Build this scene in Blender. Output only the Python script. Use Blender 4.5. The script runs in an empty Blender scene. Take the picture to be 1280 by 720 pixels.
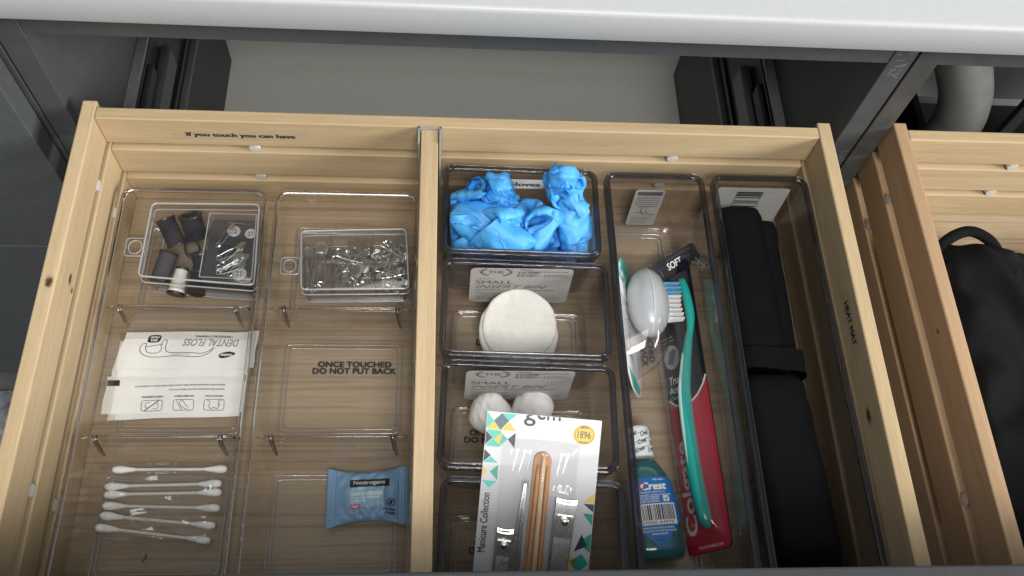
import bpy, bmesh, math, random
import numpy as np
from mathutils import Matrix, Vector

S = 0.001                       # everything below is laid out in millimetres
sc = bpy.context.scene
col = sc.collection
R = math.radians

# ------------------------------------------------------------------ camera
cam_d = bpy.data.cameras.new('camera')
cam = bpy.data.objects.new('camera', cam_d)
col.objects.link(cam)
rot = Matrix(((0.99653872, -0.01302517, -0.08210315),
              (-0.02579649, 0.89043877, -0.45437137),
              (0.0790261, 0.45491664, 0.8870207)))
cam.matrix_world = Matrix.Translation(Vector((238.63, -394.53, 623.61)) * S) @ rot.to_4x4()
cam_d.sensor_width = 36.0
cam_d.lens = 36.0 * 1124.506 / 1280.0
cam_d.clip_start = 0.01
cam_d.clip_end = 100
sc.camera = cam

# ------------------------------------------------------------------ world, lamps, exposure
world = bpy.data.worlds.new('World')
sc.world = world
world.use_nodes = True
wb = world.node_tree.nodes['Background']
wb.inputs['Color'].default_value = (0.86, 0.93, 1.0, 1)
wb.inputs['Strength'].default_value = 0.33


def area(name, loc, target, sx, sy, power, colour):
    d = bpy.data.lights.new(name, 'AREA')
    d.shape = 'RECTANGLE'
    d.size, d.size_y = sx, sy
    d.energy = power
    d.color = colour
    o = bpy.data.objects.new(name, d)
    col.objects.link(o)
    v = Vector(loc) - Vector(target)
    o.matrix_world = Matrix.Translation(Vector(loc)) @ v.to_track_quat('Z', 'Y').to_matrix().to_4x4()
    return o


area('window_light', (3.0, -1.25, 1.25), (0.26, -0.15, 0.05), 1.3, 1.1, 138, (1.0, 0.97, 0.93))
area('ceiling_and_fill_light', (0.30, -0.82, 1.95), (0.26, -0.15, 0.0), 1.0, 0.6, 14, (1.0, 0.96, 0.90))
area('ceiling_and_fill_light', (0.45, -1.20, 1.72), (0.26, 0.0, 0.0), 0.7, 0.4, 26, (1.0, 0.96, 0.90))  # added frontal fill that keeps the cabinet interior from going dark
sc.view_settings.view_transform = 'Standard'
sc.view_settings.look = 'None'
sc.view_settings.exposure = -0.12
sc.view_settings.gamma = 1.0
sc.render.engine = 'CYCLES'
sc.cycles.max_bounces = 14
sc.cycles.diffuse_bounces = 4
sc.cycles.glossy_bounces = 5
sc.cycles.transmission_bounces = 10
sc.cycles.transparent_max_bounces = 40
sc.cycles.caustics_reflective = False
sc.cycles.caustics_refractive = False
sc.cycles.use_denoising = True

# ------------------------------------------------------------------ materials
MATS = {}


def nt(name):
    m = bpy.data.materials.new(name)
    m.use_nodes = True
    t = m.node_tree
    return m, t, t.nodes['Principled BSDF'], t.nodes['Material Output']


def N(t, kind, **kw):
    n = t.nodes.new(kind)
    for k, v in kw.items():
        setattr(n, k, v)
    return n


def setv(n, **kw):
    for k, v in kw.items():
        n.inputs[k.replace('_', ' ')].default_value = v


def plain(name, c, rough=0.5, metal=0.0, noise=0.0, nscale=300, bump=0.0, bscale=800, coat=0.0, sss=0.0, spec=0.5, sheen=0.0):
    if name in MATS:
        return MATS[name]
    m, t, b, o = nt(name)
    b.inputs['Base Color'].default_value = (*c, 1)
    b.inputs['Roughness'].default_value = rough
    b.inputs['Metallic'].default_value = metal
    b.inputs['Coat Weight'].default_value = coat
    b.inputs['Specular IOR Level'].default_value = spec
    b.inputs['Sheen Weight'].default_value = sheen
    if sss:
        b.inputs['Subsurface Weight'].default_value = sss
        b.inputs['Subsurface Radius'].default_value = (0.003, 0.003, 0.003)
    tc = N(t, 'ShaderNodeTexCoord')
    if noise:
        n = N(t, 'ShaderNodeTexNoise')
        setv(n, Scale=nscale, Detail=5.0, Roughness=0.6)
        t.links.new(tc.outputs['Object'], n.inputs['Vector'])
        r = N(t, 'ShaderNodeMapRange')
        r.inputs['From Min'].default_value = 0.3
        r.inputs['From Max'].default_value = 0.7
        r.inputs['To Min'].default_value = 1 - noise
        r.inputs['To Max'].default_value = 1 + noise
        t.links.new(n.outputs['Fac'], r.inputs['Value'])
        mx = N(t, 'ShaderNodeVectorMath', operation='SCALE')
        mx.inputs[0].default_value = c
        t.links.new(r.outputs['Result'], mx.inputs['Scale'])
        t.links.new(mx.outputs['Vector'], b.inputs['Base Color'])
        r2 = N(t, 'ShaderNodeMapRange')
        r2.inputs['To Min'].default_value = max(0.02, rough - noise * 0.6)
        r2.inputs['To Max'].default_value = min(1, rough + noise * 0.6)
        t.links.new(n.outputs['Fac'], r2.inputs['Value'])
        t.links.new(r2.outputs['Result'], b.inputs['Roughness'])
    if bump:
        n = N(t, 'ShaderNodeTexNoise')
        setv(n, Scale=bscale, Detail=4.0)
        t.links.new(tc.outputs['Object'], n.inputs['Vector'])
        bp = N(t, 'ShaderNodeBump')
        setv(bp, Strength=min(1.0, bump), Distance=0.0006 * max(1.0, bump))
        t.links.new(n.outputs['Fac'], bp.inputs['Height'])
        t.links.new(bp.outputs['Normal'], b.inputs['Normal'])
    MATS[name] = m
    return m


def wood(name, axis, dark, light, knots=(), lines=0.0):
    """axis: grain direction 0/1/2; knots: (x, y, z, r) in mm, world"""
    m, t, b, o = nt(name)
    tc = N(t, 'ShaderNodeTexCoord')
    geo = N(t, 'ShaderNodeNewGeometry')
    oi = N(t, 'ShaderNodeObjectInfo')
    off = N(t, 'ShaderNodeVectorMath', operation='SCALE')
    off.inputs[0].default_value = (37.0, 19.0, 53.0)
    t.links.new(oi.outputs['Random'], off.inputs['Scale'])
    add = N(t, 'ShaderNodeVectorMath', operation='ADD')
    t.links.new(geo.outputs['Position'], add.inputs[0])
    t.links.new(off.outputs['Vector'], add.inputs[1])

    def grain(along, cross, detail, dist, rough=0.6):
        mp = N(t, 'ShaderNodeMapping')
        s = [cross] * 3
        s[axis] = along
        mp.inputs['Scale'].default_value = s
        t.links.new(add.outputs['Vector'], mp.inputs['Vector'])
        n = N(t, 'ShaderNodeTexNoise')
        setv(n, Scale=1.0, Detail=detail, Distortion=dist, Roughness=rough)
        t.links.new(mp.outputs['Vector'], n.inputs['Vector'])
        return n
    broad = grain(4.0, 42.0, 3.0, 1.2)
    bands = grain(7.0, 260.0, 4.0, 0.5)
    fine = grain(60.0, 1500.0, 2.0, 0.0)
    r1 = N(t, 'ShaderNodeMapRange')
    r1.inputs['From Min'].default_value = 0.15
    r1.inputs['From Max'].default_value = 0.85
    t.links.new(broad.outputs['Fac'], r1.inputs['Value'])
    mix = N(t, 'ShaderNodeMix', data_type='RGBA')
    mix.inputs['A'].default_value = (*dark, 1)
    mix.inputs['B'].default_value = (*light, 1)
    t.links.new(r1.outputs['Result'], mix.inputs['Factor'])
    cur = mix.outputs['Result']

    def mul(cur, src, lo, hi, fmin=0.35, fmax=0.65):
        r = N(t, 'ShaderNodeMapRange')
        r.inputs['From Min'].default_value = fmin
        r.inputs['From Max'].default_value = fmax
        r.inputs['To Min'].default_value = lo
        r.inputs['To Max'].default_value = hi
        t.links.new(src, r.inputs['Value'])
        v = N(t, 'ShaderNodeVectorMath', operation='SCALE')
        t.links.new(cur, v.inputs[0])
        t.links.new(r.outputs['Result'], v.inputs['Scale'])
        return v.outputs['Vector']
    cur = mul(cur, bands.outputs['Fac'], 0.93, 1.03)
    cur = mul(cur, fine.outputs['Fac'], 0.92, 1.05)
    cur = mul(cur, oi.outputs['Random'], 0.92, 1.05, 0.0, 1.0)
    if lines:
        ln = grain(5.0, 330.0, 1.0, 0.3)
        cur = mul(cur, ln.outputs['Fac'], 1.0 - lines, 1.0, 0.38, 0.46)
    for (x, y, z, r) in knots:
        sub = N(t, 'ShaderNodeVectorMath', operation='SUBTRACT')
        t.links.new(geo.outputs['Position'], sub.inputs[0])
        sub.inputs[1].default_value = (x * S, y * S, z * S)
        sq = N(t, 'ShaderNodeVectorMath', operation='MULTIPLY')
        sq.inputs[1].default_value = [0.55 if i == axis else 1.0 for i in range(3)]
        t.links.new(sub.outputs['Vector'], sq.inputs[0])
        nz = N(t, 'ShaderNodeTexNoise')
        setv(nz, Scale=420.0, Detail=3.0)
        t.links.new(geo.outputs['Position'], nz.inputs['Vector'])
        ln_ = N(t, 'ShaderNodeVectorMath', operation='LENGTH')
        t.links.new(sq.outputs['Vector'], ln_.inputs[0])
        ad = N(t, 'ShaderNodeMath', operation='MULTIPLY_ADD')
        t.links.new(nz.outputs['Fac'], ad.inputs[0])
        ad.inputs[1].default_value = r * S * 0.9
        t.links.new(ln_.outputs['Value'], ad.inputs[2])
        rr = N(t, 'ShaderNodeMapRange', interpolation_type='SMOOTHSTEP')
        rr.inputs['From Min'].default_value = r * S * 0.75
        rr.inputs['From Max'].default_value = r * S * 1.5
        rr.inputs['To Min'].default_value = 0.0
        rr.inputs['To Max'].default_value = 1.0
        t.links.new(ad.outputs['Value'], rr.inputs['Value'])
        mk = N(t, 'ShaderNodeMix', data_type='RGBA')
        mk.inputs['A'].default_value = (0.075, 0.035, 0.016, 1)
        t.links.new(rr.outputs['Result'], mk.inputs['Factor'])
        t.links.new(cur, mk.inputs['B'])
        cur = mk.outputs['Result']
    t.links.new(cur, b.inputs['Base Color'])
    b.inputs['Roughness'].default_value = 0.52
    b.inputs['Specular IOR Level'].default_value = 0.35
    bp = N(t, 'ShaderNodeBump')
    setv(bp, Strength=0.25, Distance=0.0004)
    t.links.new(fine.outputs['Fac'], bp.inputs['Height'])
    t.links.new(bp.outputs['Normal'], b.inputs['Normal'])
    MATS[name] = m
    return m


def clear(name, tint=(0.93, 0.93, 0.94), f0=0.05, haze=0.02, rough=0.03, hazecol=(0.9, 0.92, 0.95), wob=0.0, wscale=60, edge=None):
    """thin clear plastic: see-through head-on, mirror-like at a glancing angle"""
    m = bpy.data.materials.new(name)
    m.use_nodes = True
    t = m.node_tree
    t.nodes.remove(t.nodes['Principled BSDF'])
    o = t.nodes['Material Output']
    lw = N(t, 'ShaderNodeLayerWeight')
    lw.inputs['Blend'].default_value = 0.5
    pw = N(t, 'ShaderNodeMath', operation='POWER')
    pw.inputs[1].default_value = 5.0
    t.links.new(lw.outputs['Facing'], pw.inputs[0])
    fa = N(t, 'ShaderNodeMath', operation='MULTIPLY_ADD')
    fa.inputs[1].default_value = (1 - f0) if edge is None else edge
    fa.inputs[2].default_value = f0
    t.links.new(pw.outputs['Value'], fa.inputs[0])
    tr = N(t, 'ShaderNodeBsdfTransparent')
    tr.inputs['Color'].default_value = (*tint, 1)
    gl = N(t, 'ShaderNodeBsdfGlossy')
    gl.inputs['Roughness'].default_value = rough
    df = N(t, 'ShaderNodeBsdfDiffuse')
    df.inputs['Color'].default_value = (*hazecol, 1)
    m1 = N(t, 'ShaderNodeMixShader')
    m1.inputs['Fac'].default_value = haze
    t.links.new(tr.outputs['BSDF'], m1.inputs[1])
    t.links.new(df.outputs['BSDF'], m1.inputs[2])
    m2 = N(t, 'ShaderNodeMixShader')
    t.links.new(fa.outputs['Value'], m2.inputs['Fac'])
    t.links.new(m1.outputs['Shader'], m2.inputs[1])
    t.links.new(gl.outputs['BSDF'], m2.inputs[2])
    if wob:
        tc = N(t, 'ShaderNodeTexCoord')
        nz = N(t, 'ShaderNodeTexNoise')
        setv(nz, Scale=wscale, Detail=2.0)
        t.links.new(tc.outputs['Object'], nz.inputs['Vector'])
        bp = N(t, 'ShaderNodeBump')
        setv(bp, Strength=wob, Distance=0.002)
        t.links.new(nz.outputs['Fac'], bp.inputs['Height'])
        t.links.new(bp.outputs['Normal'], gl.inputs['Normal'])
        t.links.new(bp.outputs['Normal'], lw.inputs['Normal'])
    t.links.new(m2.outputs['Shader'], o.inputs['Surface'])
    MATS[name] = m
    return m


def glass(name, c=(0.9, 0.9, 0.92), rough=0.02, ior=1.49):
    m, t, b, o = nt(name)
    b.inputs['Base Color'].default_value = (*c, 1)
    b.inputs['Roughness'].default_value = rough
    b.inputs['Transmission Weight'].default_value = 1.0
    b.inputs['IOR'].default_value = ior
    MATS[name] = m
    return m


WOOD_D, WOOD_L = (0.425, 0.312, 0.178), (0.565, 0.44, 0.275)
m_wood_y = wood('birch_along', 1, WOOD_D, WOOD_L)
m_wood_x = wood('birch_across', 0, WOOD_D, WOOD_L)
m_wood_knotl = wood('birch_knotted_left', 1, WOOD_D, WOOD_L, knots=((-4, -128, 103, 3.2), (0, -116, 84, 3.0), (0, -121, 78, 1.6)))
m_wood_knotr = wood('birch_knotted_right', 1, WOOD_D, WOOD_L, knots=((518, -209, 86, 4.2),))
m_wood_r = wood('birch_bounce_lit', 1, (0.36, 0.235, 0.135), (0.45, 0.305, 0.185), knots=((578, -150, 90, 1.5),))  # birch with the warm reflected light of this wall put into its colour
m_ply = wood('plywood_floor', 0, (0.345, 0.265, 0.172), (0.45, 0.36, 0.25), lines=0.22)
m_clear = clear('clear_plastic', (0.875, 0.865, 0.87), 0.05, 0.008)
m_clearfloor = clear('clear_plastic_floor', (0.90, 0.88, 0.87), 0.035, 0.025, 0.06)
m_tray = clear('clear_tray_plastic', (0.94, 0.925, 0.91), 0.05, 0.01, wob=0.15, wscale=40)
m_film = clear('clear_film', (0.96, 0.96, 0.96), 0.06, 0.035, 0.10, wob=0.5, wscale=90)
m_blister = clear('clear_blister', (0.96, 0.96, 0.97), 0.05, 0.015, 0.06)
m_frost = clear('frosted_plastic', (0.93, 0.93, 0.94), 0.032, 0.012, 0.12)
m_frostedge = clear('frosted_plastic_edge', (0.80, 0.80, 0.81), 0.12, 0.40, 0.2)
m_rim = glass('clear_rim', (0.80, 0.79, 0.80))
m_rimdark = clear('clear_rim_refraction', (0.50, 0.50, 0.55), 0.05, 0.01, 0.06)  # clear plastic too; the dark refraction band is put into the tint
m_clip = glass('clear_clip', (0.55, 0.54, 0.56))
m_ridge = clear('clear_ridge', (0.86, 0.84, 0.82), 0.16, 0.14, 0.05)
m_tape = clear('clear_tape', (0.99, 0.985, 0.97), 0.02, 0.05, 0.3, hazecol=(0.8, 0.78, 0.74), edge=0.12)
m_ink = plain('black_ink', (0.012, 0.012, 0.016), 0.6)
m_inkgrey = plain('grey_ink', (0.09, 0.085, 0.085), 0.7)
m_white = plain('white_print', (0.8, 0.8, 0.8), 0.5)
m_paper = plain('white_paper', (0.74, 0.74, 0.72), 0.75, noise=0.04, nscale=120, bump=0.25, bscale=220)
m_panel = plain('dark_grey_laminate', (0.062, 0.068, 0.072), 0.5, noise=0.10, nscale=90, bump=0.15, bscale=1500)
m_panel_edge = plain('dark_grey_edging', (0.062, 0.062, 0.062), 0.5, noise=0.16, nscale=60)
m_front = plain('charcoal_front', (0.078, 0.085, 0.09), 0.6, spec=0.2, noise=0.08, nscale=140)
m_front_open = plain('charcoal_front_shaded', (0.036, 0.039, 0.043), 0.6, spec=0.2, noise=0.08, nscale=140)  # same finish as the closed fronts, with shade put into the colour
m_counter = plain('white_laminate', (0.42, 0.44, 0.45), 0.42, noise=0.025, nscale=200, bump=0.08, bscale=900)
m_melamine = plain('pale_grey_melamine', (0.82, 0.83, 0.79), 0.6, noise=0.03, nscale=400)
m_steel = plain('zinc_steel', (0.58, 0.58, 0.57), 0.45, metal=0.55, noise=0.1)
m_darksteel = plain('dark_runner_steel', (0.05, 0.052, 0.058), 0.4, metal=0.6, noise=0.15)
m_pin = plain('bright_pin_wire', (0.66, 0.66, 0.63), 0.33, metal=1.0)
m_chrome = plain('nickel_plate', (0.80, 0.80, 0.80), 0.27, metal=1.0, noise=0.05)
m_peg = plain('white_plastic_peg', (0.56, 0.55, 0.52), 0.35)
m_cotton = plain('cotton', (0.90, 0.90, 0.89), 0.95, noise=0.02, nscale=350, bump=0.45, bscale=420, sheen=0.3)
m_pad = plain('cotton_pad', (0.70, 0.70, 0.665), 0.95, noise=0.05, nscale=160, bump=1.6, bscale=190, sheen=0.3)
m_stick = plain('paper_stick', (0.78, 0.76, 0.70), 0.7)
m_glove = plain('blue_nitrile', (0.065, 0.36, 0.80), 0.52, noise=0.08, nscale=120, bump=0.2, bscale=900)
m_navy = plain('navy_thread', (0.012, 0.014, 0.022), 0.7, spec=0.2, bump=0.6, bscale=1500)
m_greythread = plain('grey_thread', (0.05, 0.053, 0.065), 0.75, spec=0.2, bump=0.6, bscale=1500)
m_whitethread = plain('white_thread', (0.72, 0.71, 0.66), 0.8, bump=0.6, bscale=1500)
m_blackplastic = plain('black_plastic', (0.014, 0.014, 0.016), 0.35)
m_caseblack = plain('black_case_tray', (0.022, 0.024, 0.028), 0.5)
m_button = plain('pearl_button', (0.55, 0.55, 0.53), 0.3, coat=0.3)
m_blackfabric = plain('black_fabric', (0.0065, 0.0066, 0.007), 0.95, noise=0.2, nscale=200, bump=0.5, bscale=700, spec=0.12)
m_mat = plain('black_neoprene', (0.0045, 0.0050, 0.0066), 0.85, noise=0.2, nscale=120, bump=0.35, bscale=1200, spec=0.15)
m_wipe = plain('blue_foil', (0.20, 0.35, 0.54), 0.42, noise=0.06, nscale=100)
m_wipelight = plain('pale_blue_print', (0.27, 0.45, 0.62), 0.4)
m_pink = plain('pink_print', (0.55, 0.09, 0.24), 0.5)
m_teal = plain('teal_plastic', (0.015, 0.36, 0.32), 0.22, coat=0.4)
m_tealprint = plain('teal_print', (0.07, 0.47, 0.42), 0.45)
m_greenprint = plain('green_print', (0.02, 0.30, 0.24), 0.45)
m_slateprint = plain('slate_print', (0.06, 0.13, 0.14), 0.45)
m_yellow = plain('yellow_print', (0.62, 0.46, 0.07), 0.45)
m_navyprint = plain('navy_print', (0.018, 0.02, 0.055), 0.45)
m_red = plain('red_card', (0.50, 0.018, 0.045), 0.32, coat=0.2)
m_redclear = clear('red_tinted_blister', (0.96, 0.93, 0.93), 0.06, 0.03, 0.05)
m_blackcard = plain('black_card', (0.010, 0.012, 0.019), 0.5, spec=0.2)
m_bluelabel = plain('blue_label', (0.022, 0.17, 0.50), 0.35)
m_cardgrey = plain('pale_card', (0.52, 0.53, 0.565), 0.45, coat=0.15)
m_sticker = plain('grey_sticker', (0.36, 0.35, 0.345), 0.6)
m_woodstick = plain('manicure_wood', (0.52, 0.27, 0.12), 0.55, noise=0.1, nscale=300)
m_boardhighlight = plain('manicure_board_highlight', (0.68, 0.50, 0.32), 0.55)  # colour stands for the highlight stripe along the emery board
m_pipe = plain('white_pipe', (0.24, 0.24, 0.235), 0.35, noise=0.1, nscale=40)
m_capsule = None
m_rug = plain('rug_pile', (0.16, 0.165, 0.18), 0.95, noise=0.97, nscale=45, bump=1.0, bscale=300)
m_floor = plain('dark_floor', (0.13, 0.13, 0.13), 0.6, noise=0.15, nscale=20)


# ------------------------------------------------------------------ mesh builders
WM = {}


class MB:
    def __init__(self):
        self.v, self.f = [], []

    def add(self, vs, fs):
        n = len(self.v)
        self.v += [tuple(p) for p in vs]
        self.f += [tuple(i + n for i in f) for f in fs]
        return self

    def box(self, a, b):
        (x0, y0, z0), (x1, y1, z1) = a, b
        return self.add([(x0, y0, z0), (x1, y0, z0), (x1, y1, z0), (x0, y1, z0), (x0, y0, z1), (x1, y0, z1), (x1, y1, z1), (x0, y1, z1)],
                        [(0, 3, 2, 1), (4, 5, 6, 7), (0, 1, 5, 4), (1, 2, 6, 5), (2, 3, 7, 6), (3, 0, 4, 7)])

    def loft(self, rings, caps=True, closed=False):
        n = len(rings[0])
        vs = [p for r in rings for p in r]
        fs = []
        m = len(rings)
        for i in range(m if closed else m - 1):
            j = (i + 1) % m
            for k in range(n):
                l = (k + 1) % n
                fs.append((i * n + k, i * n + l, j * n + l, j * n + k))
        if caps and not closed:
            fs.append(tuple(range(n - 1, -1, -1)))
            fs.append(tuple((m - 1) * n + k for k in range(n)))
        return self.add(vs, fs)

    def tube(self, path, r, n=8, closed=False, flat=1.0):
        P = [Vector(p) for p in path]
        m = len(P)
        rr = r if isinstance(r, (list, tuple)) else [r] * m
        rings = []
        up = None
        for i in range(m):
            if closed:
                d = P[(i + 1) % m] - P[i - 1]
            else:
                d = P[min(i + 1, m - 1)] - P[max(i - 1, 0)]
            d.normalize()
            if up is None:
                up = Vector((0, 0, 1)) if abs(d.z) < 0.9 else Vector((1, 0, 0))
            a = d.cross(up)
            if a.length < 1e-6:
                a = d.cross(Vector((1, 0, 0.3)))
            a.normalize()
            b = a.cross(d).normalized()
            up = b
            rings.append([P[i] + (a * math.cos(2 * math.pi * k / n) + b * flat * math.sin(2 * math.pi * k / n)) * rr[i] for k in range(n)])
        return self.loft(rings, True, closed)

    def lathe(self, prof, o, ax, n=20):
        ax = Vector(ax).normalized()
        a = ax.cross(Vector((0, 0, 1)) if abs(ax.z) < 0.9 else Vector((1, 0, 0))).normalized()
        b = ax.cross(a).normalized()
        o = Vector(o)
        rings = [[o + ax * h + (a * math.cos(2 * math.pi * k / n) + b * math.sin(2 * math.pi * k / n)) * r for k in range(n)] for r, h in prof]
        return self.loft(rings)

    def grid(self, fn, nu, nv):
        vs = [fn(i / nu, j / nv) for j in range(nv + 1) for i in range(nu + 1)]
        fs = [(j * (nu + 1) + i, j * (nu + 1) + i + 1, (j + 1) * (nu + 1) + i + 1, (j + 1) * (nu + 1) + i) for j in range(nv) for i in range(nu)]
        return self.add(vs, fs)

    def build(self, name, mat, parent=None, bevel=0.0, seg=2, smooth=False, local=False, kind=None, fixn=True):
        me = bpy.data.meshes.new(name)
        mw = WM.get(parent.name, Matrix()) if parent else Matrix()
        inv = mw.inverted()
        vs = [Vector(p) * S for p in self.v]
        if not local:
            vs = [inv @ p for p in vs]
        me.from_pydata(vs, [], self.f)
        if bevel or fixn:
            bm = bmesh.new()
            bm.from_mesh(me)
            if fixn:
                bmesh.ops.recalc_face_normals(bm, faces=bm.faces)
            if bevel:
                bmesh.ops.bevel(bm, geom=list(bm.edges), offset=bevel * S, segments=seg, profile=0.5, affect='EDGES', clamp_overlap=True)
            bm.to_mesh(me)
            bm.free()
        if mat:
            me.materials.append(mat)
        if smooth:
            me.polygons.foreach_set('use_smooth', [True] * len(me.polygons))
            if smooth is not True:
                me.set_sharp_from_angle(angle=R(smooth))
        o = bpy.data.objects.new(name, me)
        col.objects.link(o)
        if parent:
            o.parent = parent
        WM[o.name] = mw
        if kind:
            o['kind'] = kind
        return o


def tag(o, label, cat, group=None):
    o['label'] = label
    o['category'] = cat
    if group:
        o['group'] = group
    return o


def thing(name, label, cat, loc=(0, 0, 0), mw=None, group=None):
    o = bpy.data.objects.new(name, None)
    o.empty_display_size = 0.01
    col.objects.link(o)
    m = mw if mw is not None else Matrix.Translation(Vector(loc) * S)
    o.matrix_world = m
    WM[o.name] = m
    return tag(o, label, cat, group)


def rotz(loc, deg):
    return Matrix.Translation(Vector(loc) * S) @ Matrix.Rotation(R(deg), 4, 'Z')


def structure(o):
    o['kind'] = 'structure'
    return o


def rrect(x0, y0, x1, y1, r, n=5):
    pts = []
    for cx, cy, a in ((x1 - r, y1 - r, 0), (x0 + r, y1 - r, 90), (x0 + r, y0 + r, 180), (x1 - r, y0 + r, 270)):
        for k in range(n + 1):
            t = R(a + 90 * k / n)
            pts.append((cx + r * math.cos(t), cy + r * math.sin(t)))
    return pts


def ring(pts, z):
    return [(x, y, z) for x, y in pts]


# flat print: a frame maps (u, v) millimetres to a point on a surface
def frame(o, xd, yd, h=None, lift=0.15):
    o, xd, yd = Vector(o), Vector(xd).normalized(), Vector(yd).normalized()
    nd = xd.cross(yd).normalized()

    def fn(u, v, extra=0.0):
        e = (h(u, v) if h else 0.0) + lift + extra
        return o + xd * u + yd * v + nd * e
    return fn


TEXTCACHE = {}


def text(parent, s, fr, u, v, w, h, mat, bold=0.0, shear=0.0, name='lettering', align='C', extra=0.0, vmin=None):
    """lettering fitted to w x h millimetres, centred on (u, v) in the frame"""
    strike = max(0.0, bold)
    bold = min(0.0, bold)
    key = (s, bold, shear)
    if key not in TEXTCACHE:
        cu = bpy.data.curves.new('t', 'FONT')
        cu.body = s
        cu.size = 1.0
        cu.offset = bold
        cu.shear = shear
        cu.resolution_u = 3
        ob = bpy.data.objects.new('t', cu)
        me = bpy.data.meshes.new_from_object(ob)
        vs = np.array([p.co[:] for p in me.vertices])[:, :2]
        fs = [tuple(p.vertices) for p in me.polygons]
        bpy.data.objects.remove(ob)
        bpy.data.curves.remove(cu)
        bpy.data.meshes.remove(me)
        lo, hi = vs.min(0), vs.max(0)
        TEXTCACHE[key] = ((vs - (lo + hi) / 2) / (hi - lo), fs, hi - lo)
    vs, fs, ext = TEXTCACHE[key]
    mb = MB()
    if align == 'L':
        u = u + w / 2
    uv = [(u + a * w, v + b * h) for a, b in vs]
    if vmin is not None:          # lettering that runs off an edge is cut there
        bm = bmesh.new()
        bv = [bm.verts.new((a, b, 0)) for a, b in uv]
        for f in fs:
            try:
                bm.faces.new([bv[i] for i in f])
            except ValueError:
                pass
        bmesh.ops.bisect_plane(bm, geom=bm.verts[:] + bm.edges[:] + bm.faces[:], plane_co=(0, vmin, 0), plane_no=(0, 1, 0), clear_inner=True)
        bm.verts.index_update()
        uv = [(p.co.x, p.co.y) for p in bm.verts]
        fs = [tuple(p.index for p in f.verts) for f in bm.faces]
        bm.free()
    if strike:                    # heavier strokes: the same letters struck four times
        du, dv = strike * abs(w) / ext[0], strike * abs(h) / ext[1]
        for q, (a_, b_) in enumerate(((-1, -0.6), (1, -0.6), (-1, 0.6), (1, 0.6))):
            mb.add([fr(a + a_ * du, b + b_ * dv, extra + 0.015 * q) for a, b in uv], fs)
    else:
        mb.add([fr(a, b, extra) for a, b in uv], fs)
    return mb.build(name, mat, parent, fixn=False)


def poly(parent, pts, fr, mat, name='print', extra=0.0):
    mb = MB()
    mb.add([fr(u, v, extra) for u, v in pts], [tuple(range(len(pts)))])
    return mb.build(name, mat, parent, fixn=False)


def rect(parent, u0, v0, u1, v1, fr, mat, name='print', extra=0.0, nu=1, nv=1):
    mb = MB()
    mb.grid(lambda a, b: fr(u0 + (u1 - u0) * a, v0 + (v1 - v0) * b, extra), nu, nv)
    return mb.build(name, mat, parent, fixn=False)


def strokes(parent, lines, wd, fr, mat, name='drawing', extra=0.0):
    mb = MB()
    for pts in lines:
        n = len(pts)
        vs, fs = [], []
        for i in range(n):
            a, b = pts[max(i - 1, 0)], pts[min(i + 1, n - 1)]
            dx, dy = b[0] - a[0], b[1] - a[1]
            if n > 2 and pts[0] == pts[-1] and i in (0, n - 1):
                dx, dy = pts[1][0] - pts[-2][0], pts[1][1] - pts[-2][1]
            l = math.hypot(dx, dy) or 1
            nx, ny = -dy / l * wd / 2, dx / l * wd / 2
            vs += [fr(pts[i][0] + nx, pts[i][1] + ny, extra), fr(pts[i][0] - nx, pts[i][1] - ny, extra)]
            if i:
                fs.append((2 * i - 2, 2 * i - 1, 2 * i + 1, 2 * i))
        mb.add(vs, fs)
    return mb.build(name, mat, parent, fixn=False)


def fineprint(parent, u, v, w, h, fr, mat, seed=1, extra=0.0):
    r = random.Random(seed)
    x, lines = u, []
    while x < u + w - h:
        l = min(r.uniform(1.2, 4.2) * h, u + w - x)
        lines.append([(x + l * i / 3, v) for i in range(4)])
        x += l + 0.5 * h
    return strokes(parent, lines, h * 0.55, fr, mat, name='fine_print', extra=extra)


def smoothline(pts, k=6, closed=False):
    """Catmull-Rom through the points"""
    out = []
    n = len(pts)
    P = [Vector(p) for p in pts]
    rng = range(n) if closed else range(n - 1)
    for i in rng:
        p0 = P[(i - 1) % n] if closed else P[max(i - 1, 0)]
        p1, p2 = P[i % n], P[(i + 1) % n]
        p3 = P[(i + 2) % n] if closed else P[min(i + 2, n - 1)]
        for j in range(k):
            t = j / k
            out.append(0.5 * ((2 * p1) + (p2 - p0) * t + (2 * p0 - 5 * p1 + 4 * p2 - p3) * t * t + (3 * p1 - p0 - 3 * p2 + p3) * t ** 3))
    if not closed:
        out.append(P[-1])
    return [tuple(p) for p in out]


rnd = random.Random(7)

# ================================================================== SETTING
W, H, T, D = 518.4, 103.2, 10.0, 321.0
mb = MB().box((-2200, -2600, -470), (2600, 1200, -450))
structure(mb.build('floor', m_floor))
o = MB().box((-900, -420, -450), (-70, 5, -443)).build('rug', m_rug, bevel=2)
tag(o, 'dark mottled rug on the floor beside the left cabinet fronts', 'rug')
o = MB().box((-200, 620, -450), (1400, 640, 900)).build('wall', plain('wall_paint', (0.6, 0.6, 0.58), 0.8, noise=0.03, nscale=30, bump=0.1))
structure(o)

# countertop with a softened front edge
prof = [(-10, 208.2), (-9.2, 207), (610, 207), (610, 230.5), (-6.6, 230.5), (-8.4, 230.0), (-9.6, 228.8), (-10, 227)]
mb = MB().loft([[(x, y, z) for y, z in prof] for x in (-900, 1500)])
tag(mb.build('countertop', m_counter, smooth=40), 'white laminate countertop with rounded front edge above the open drawers', 'countertop')

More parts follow.
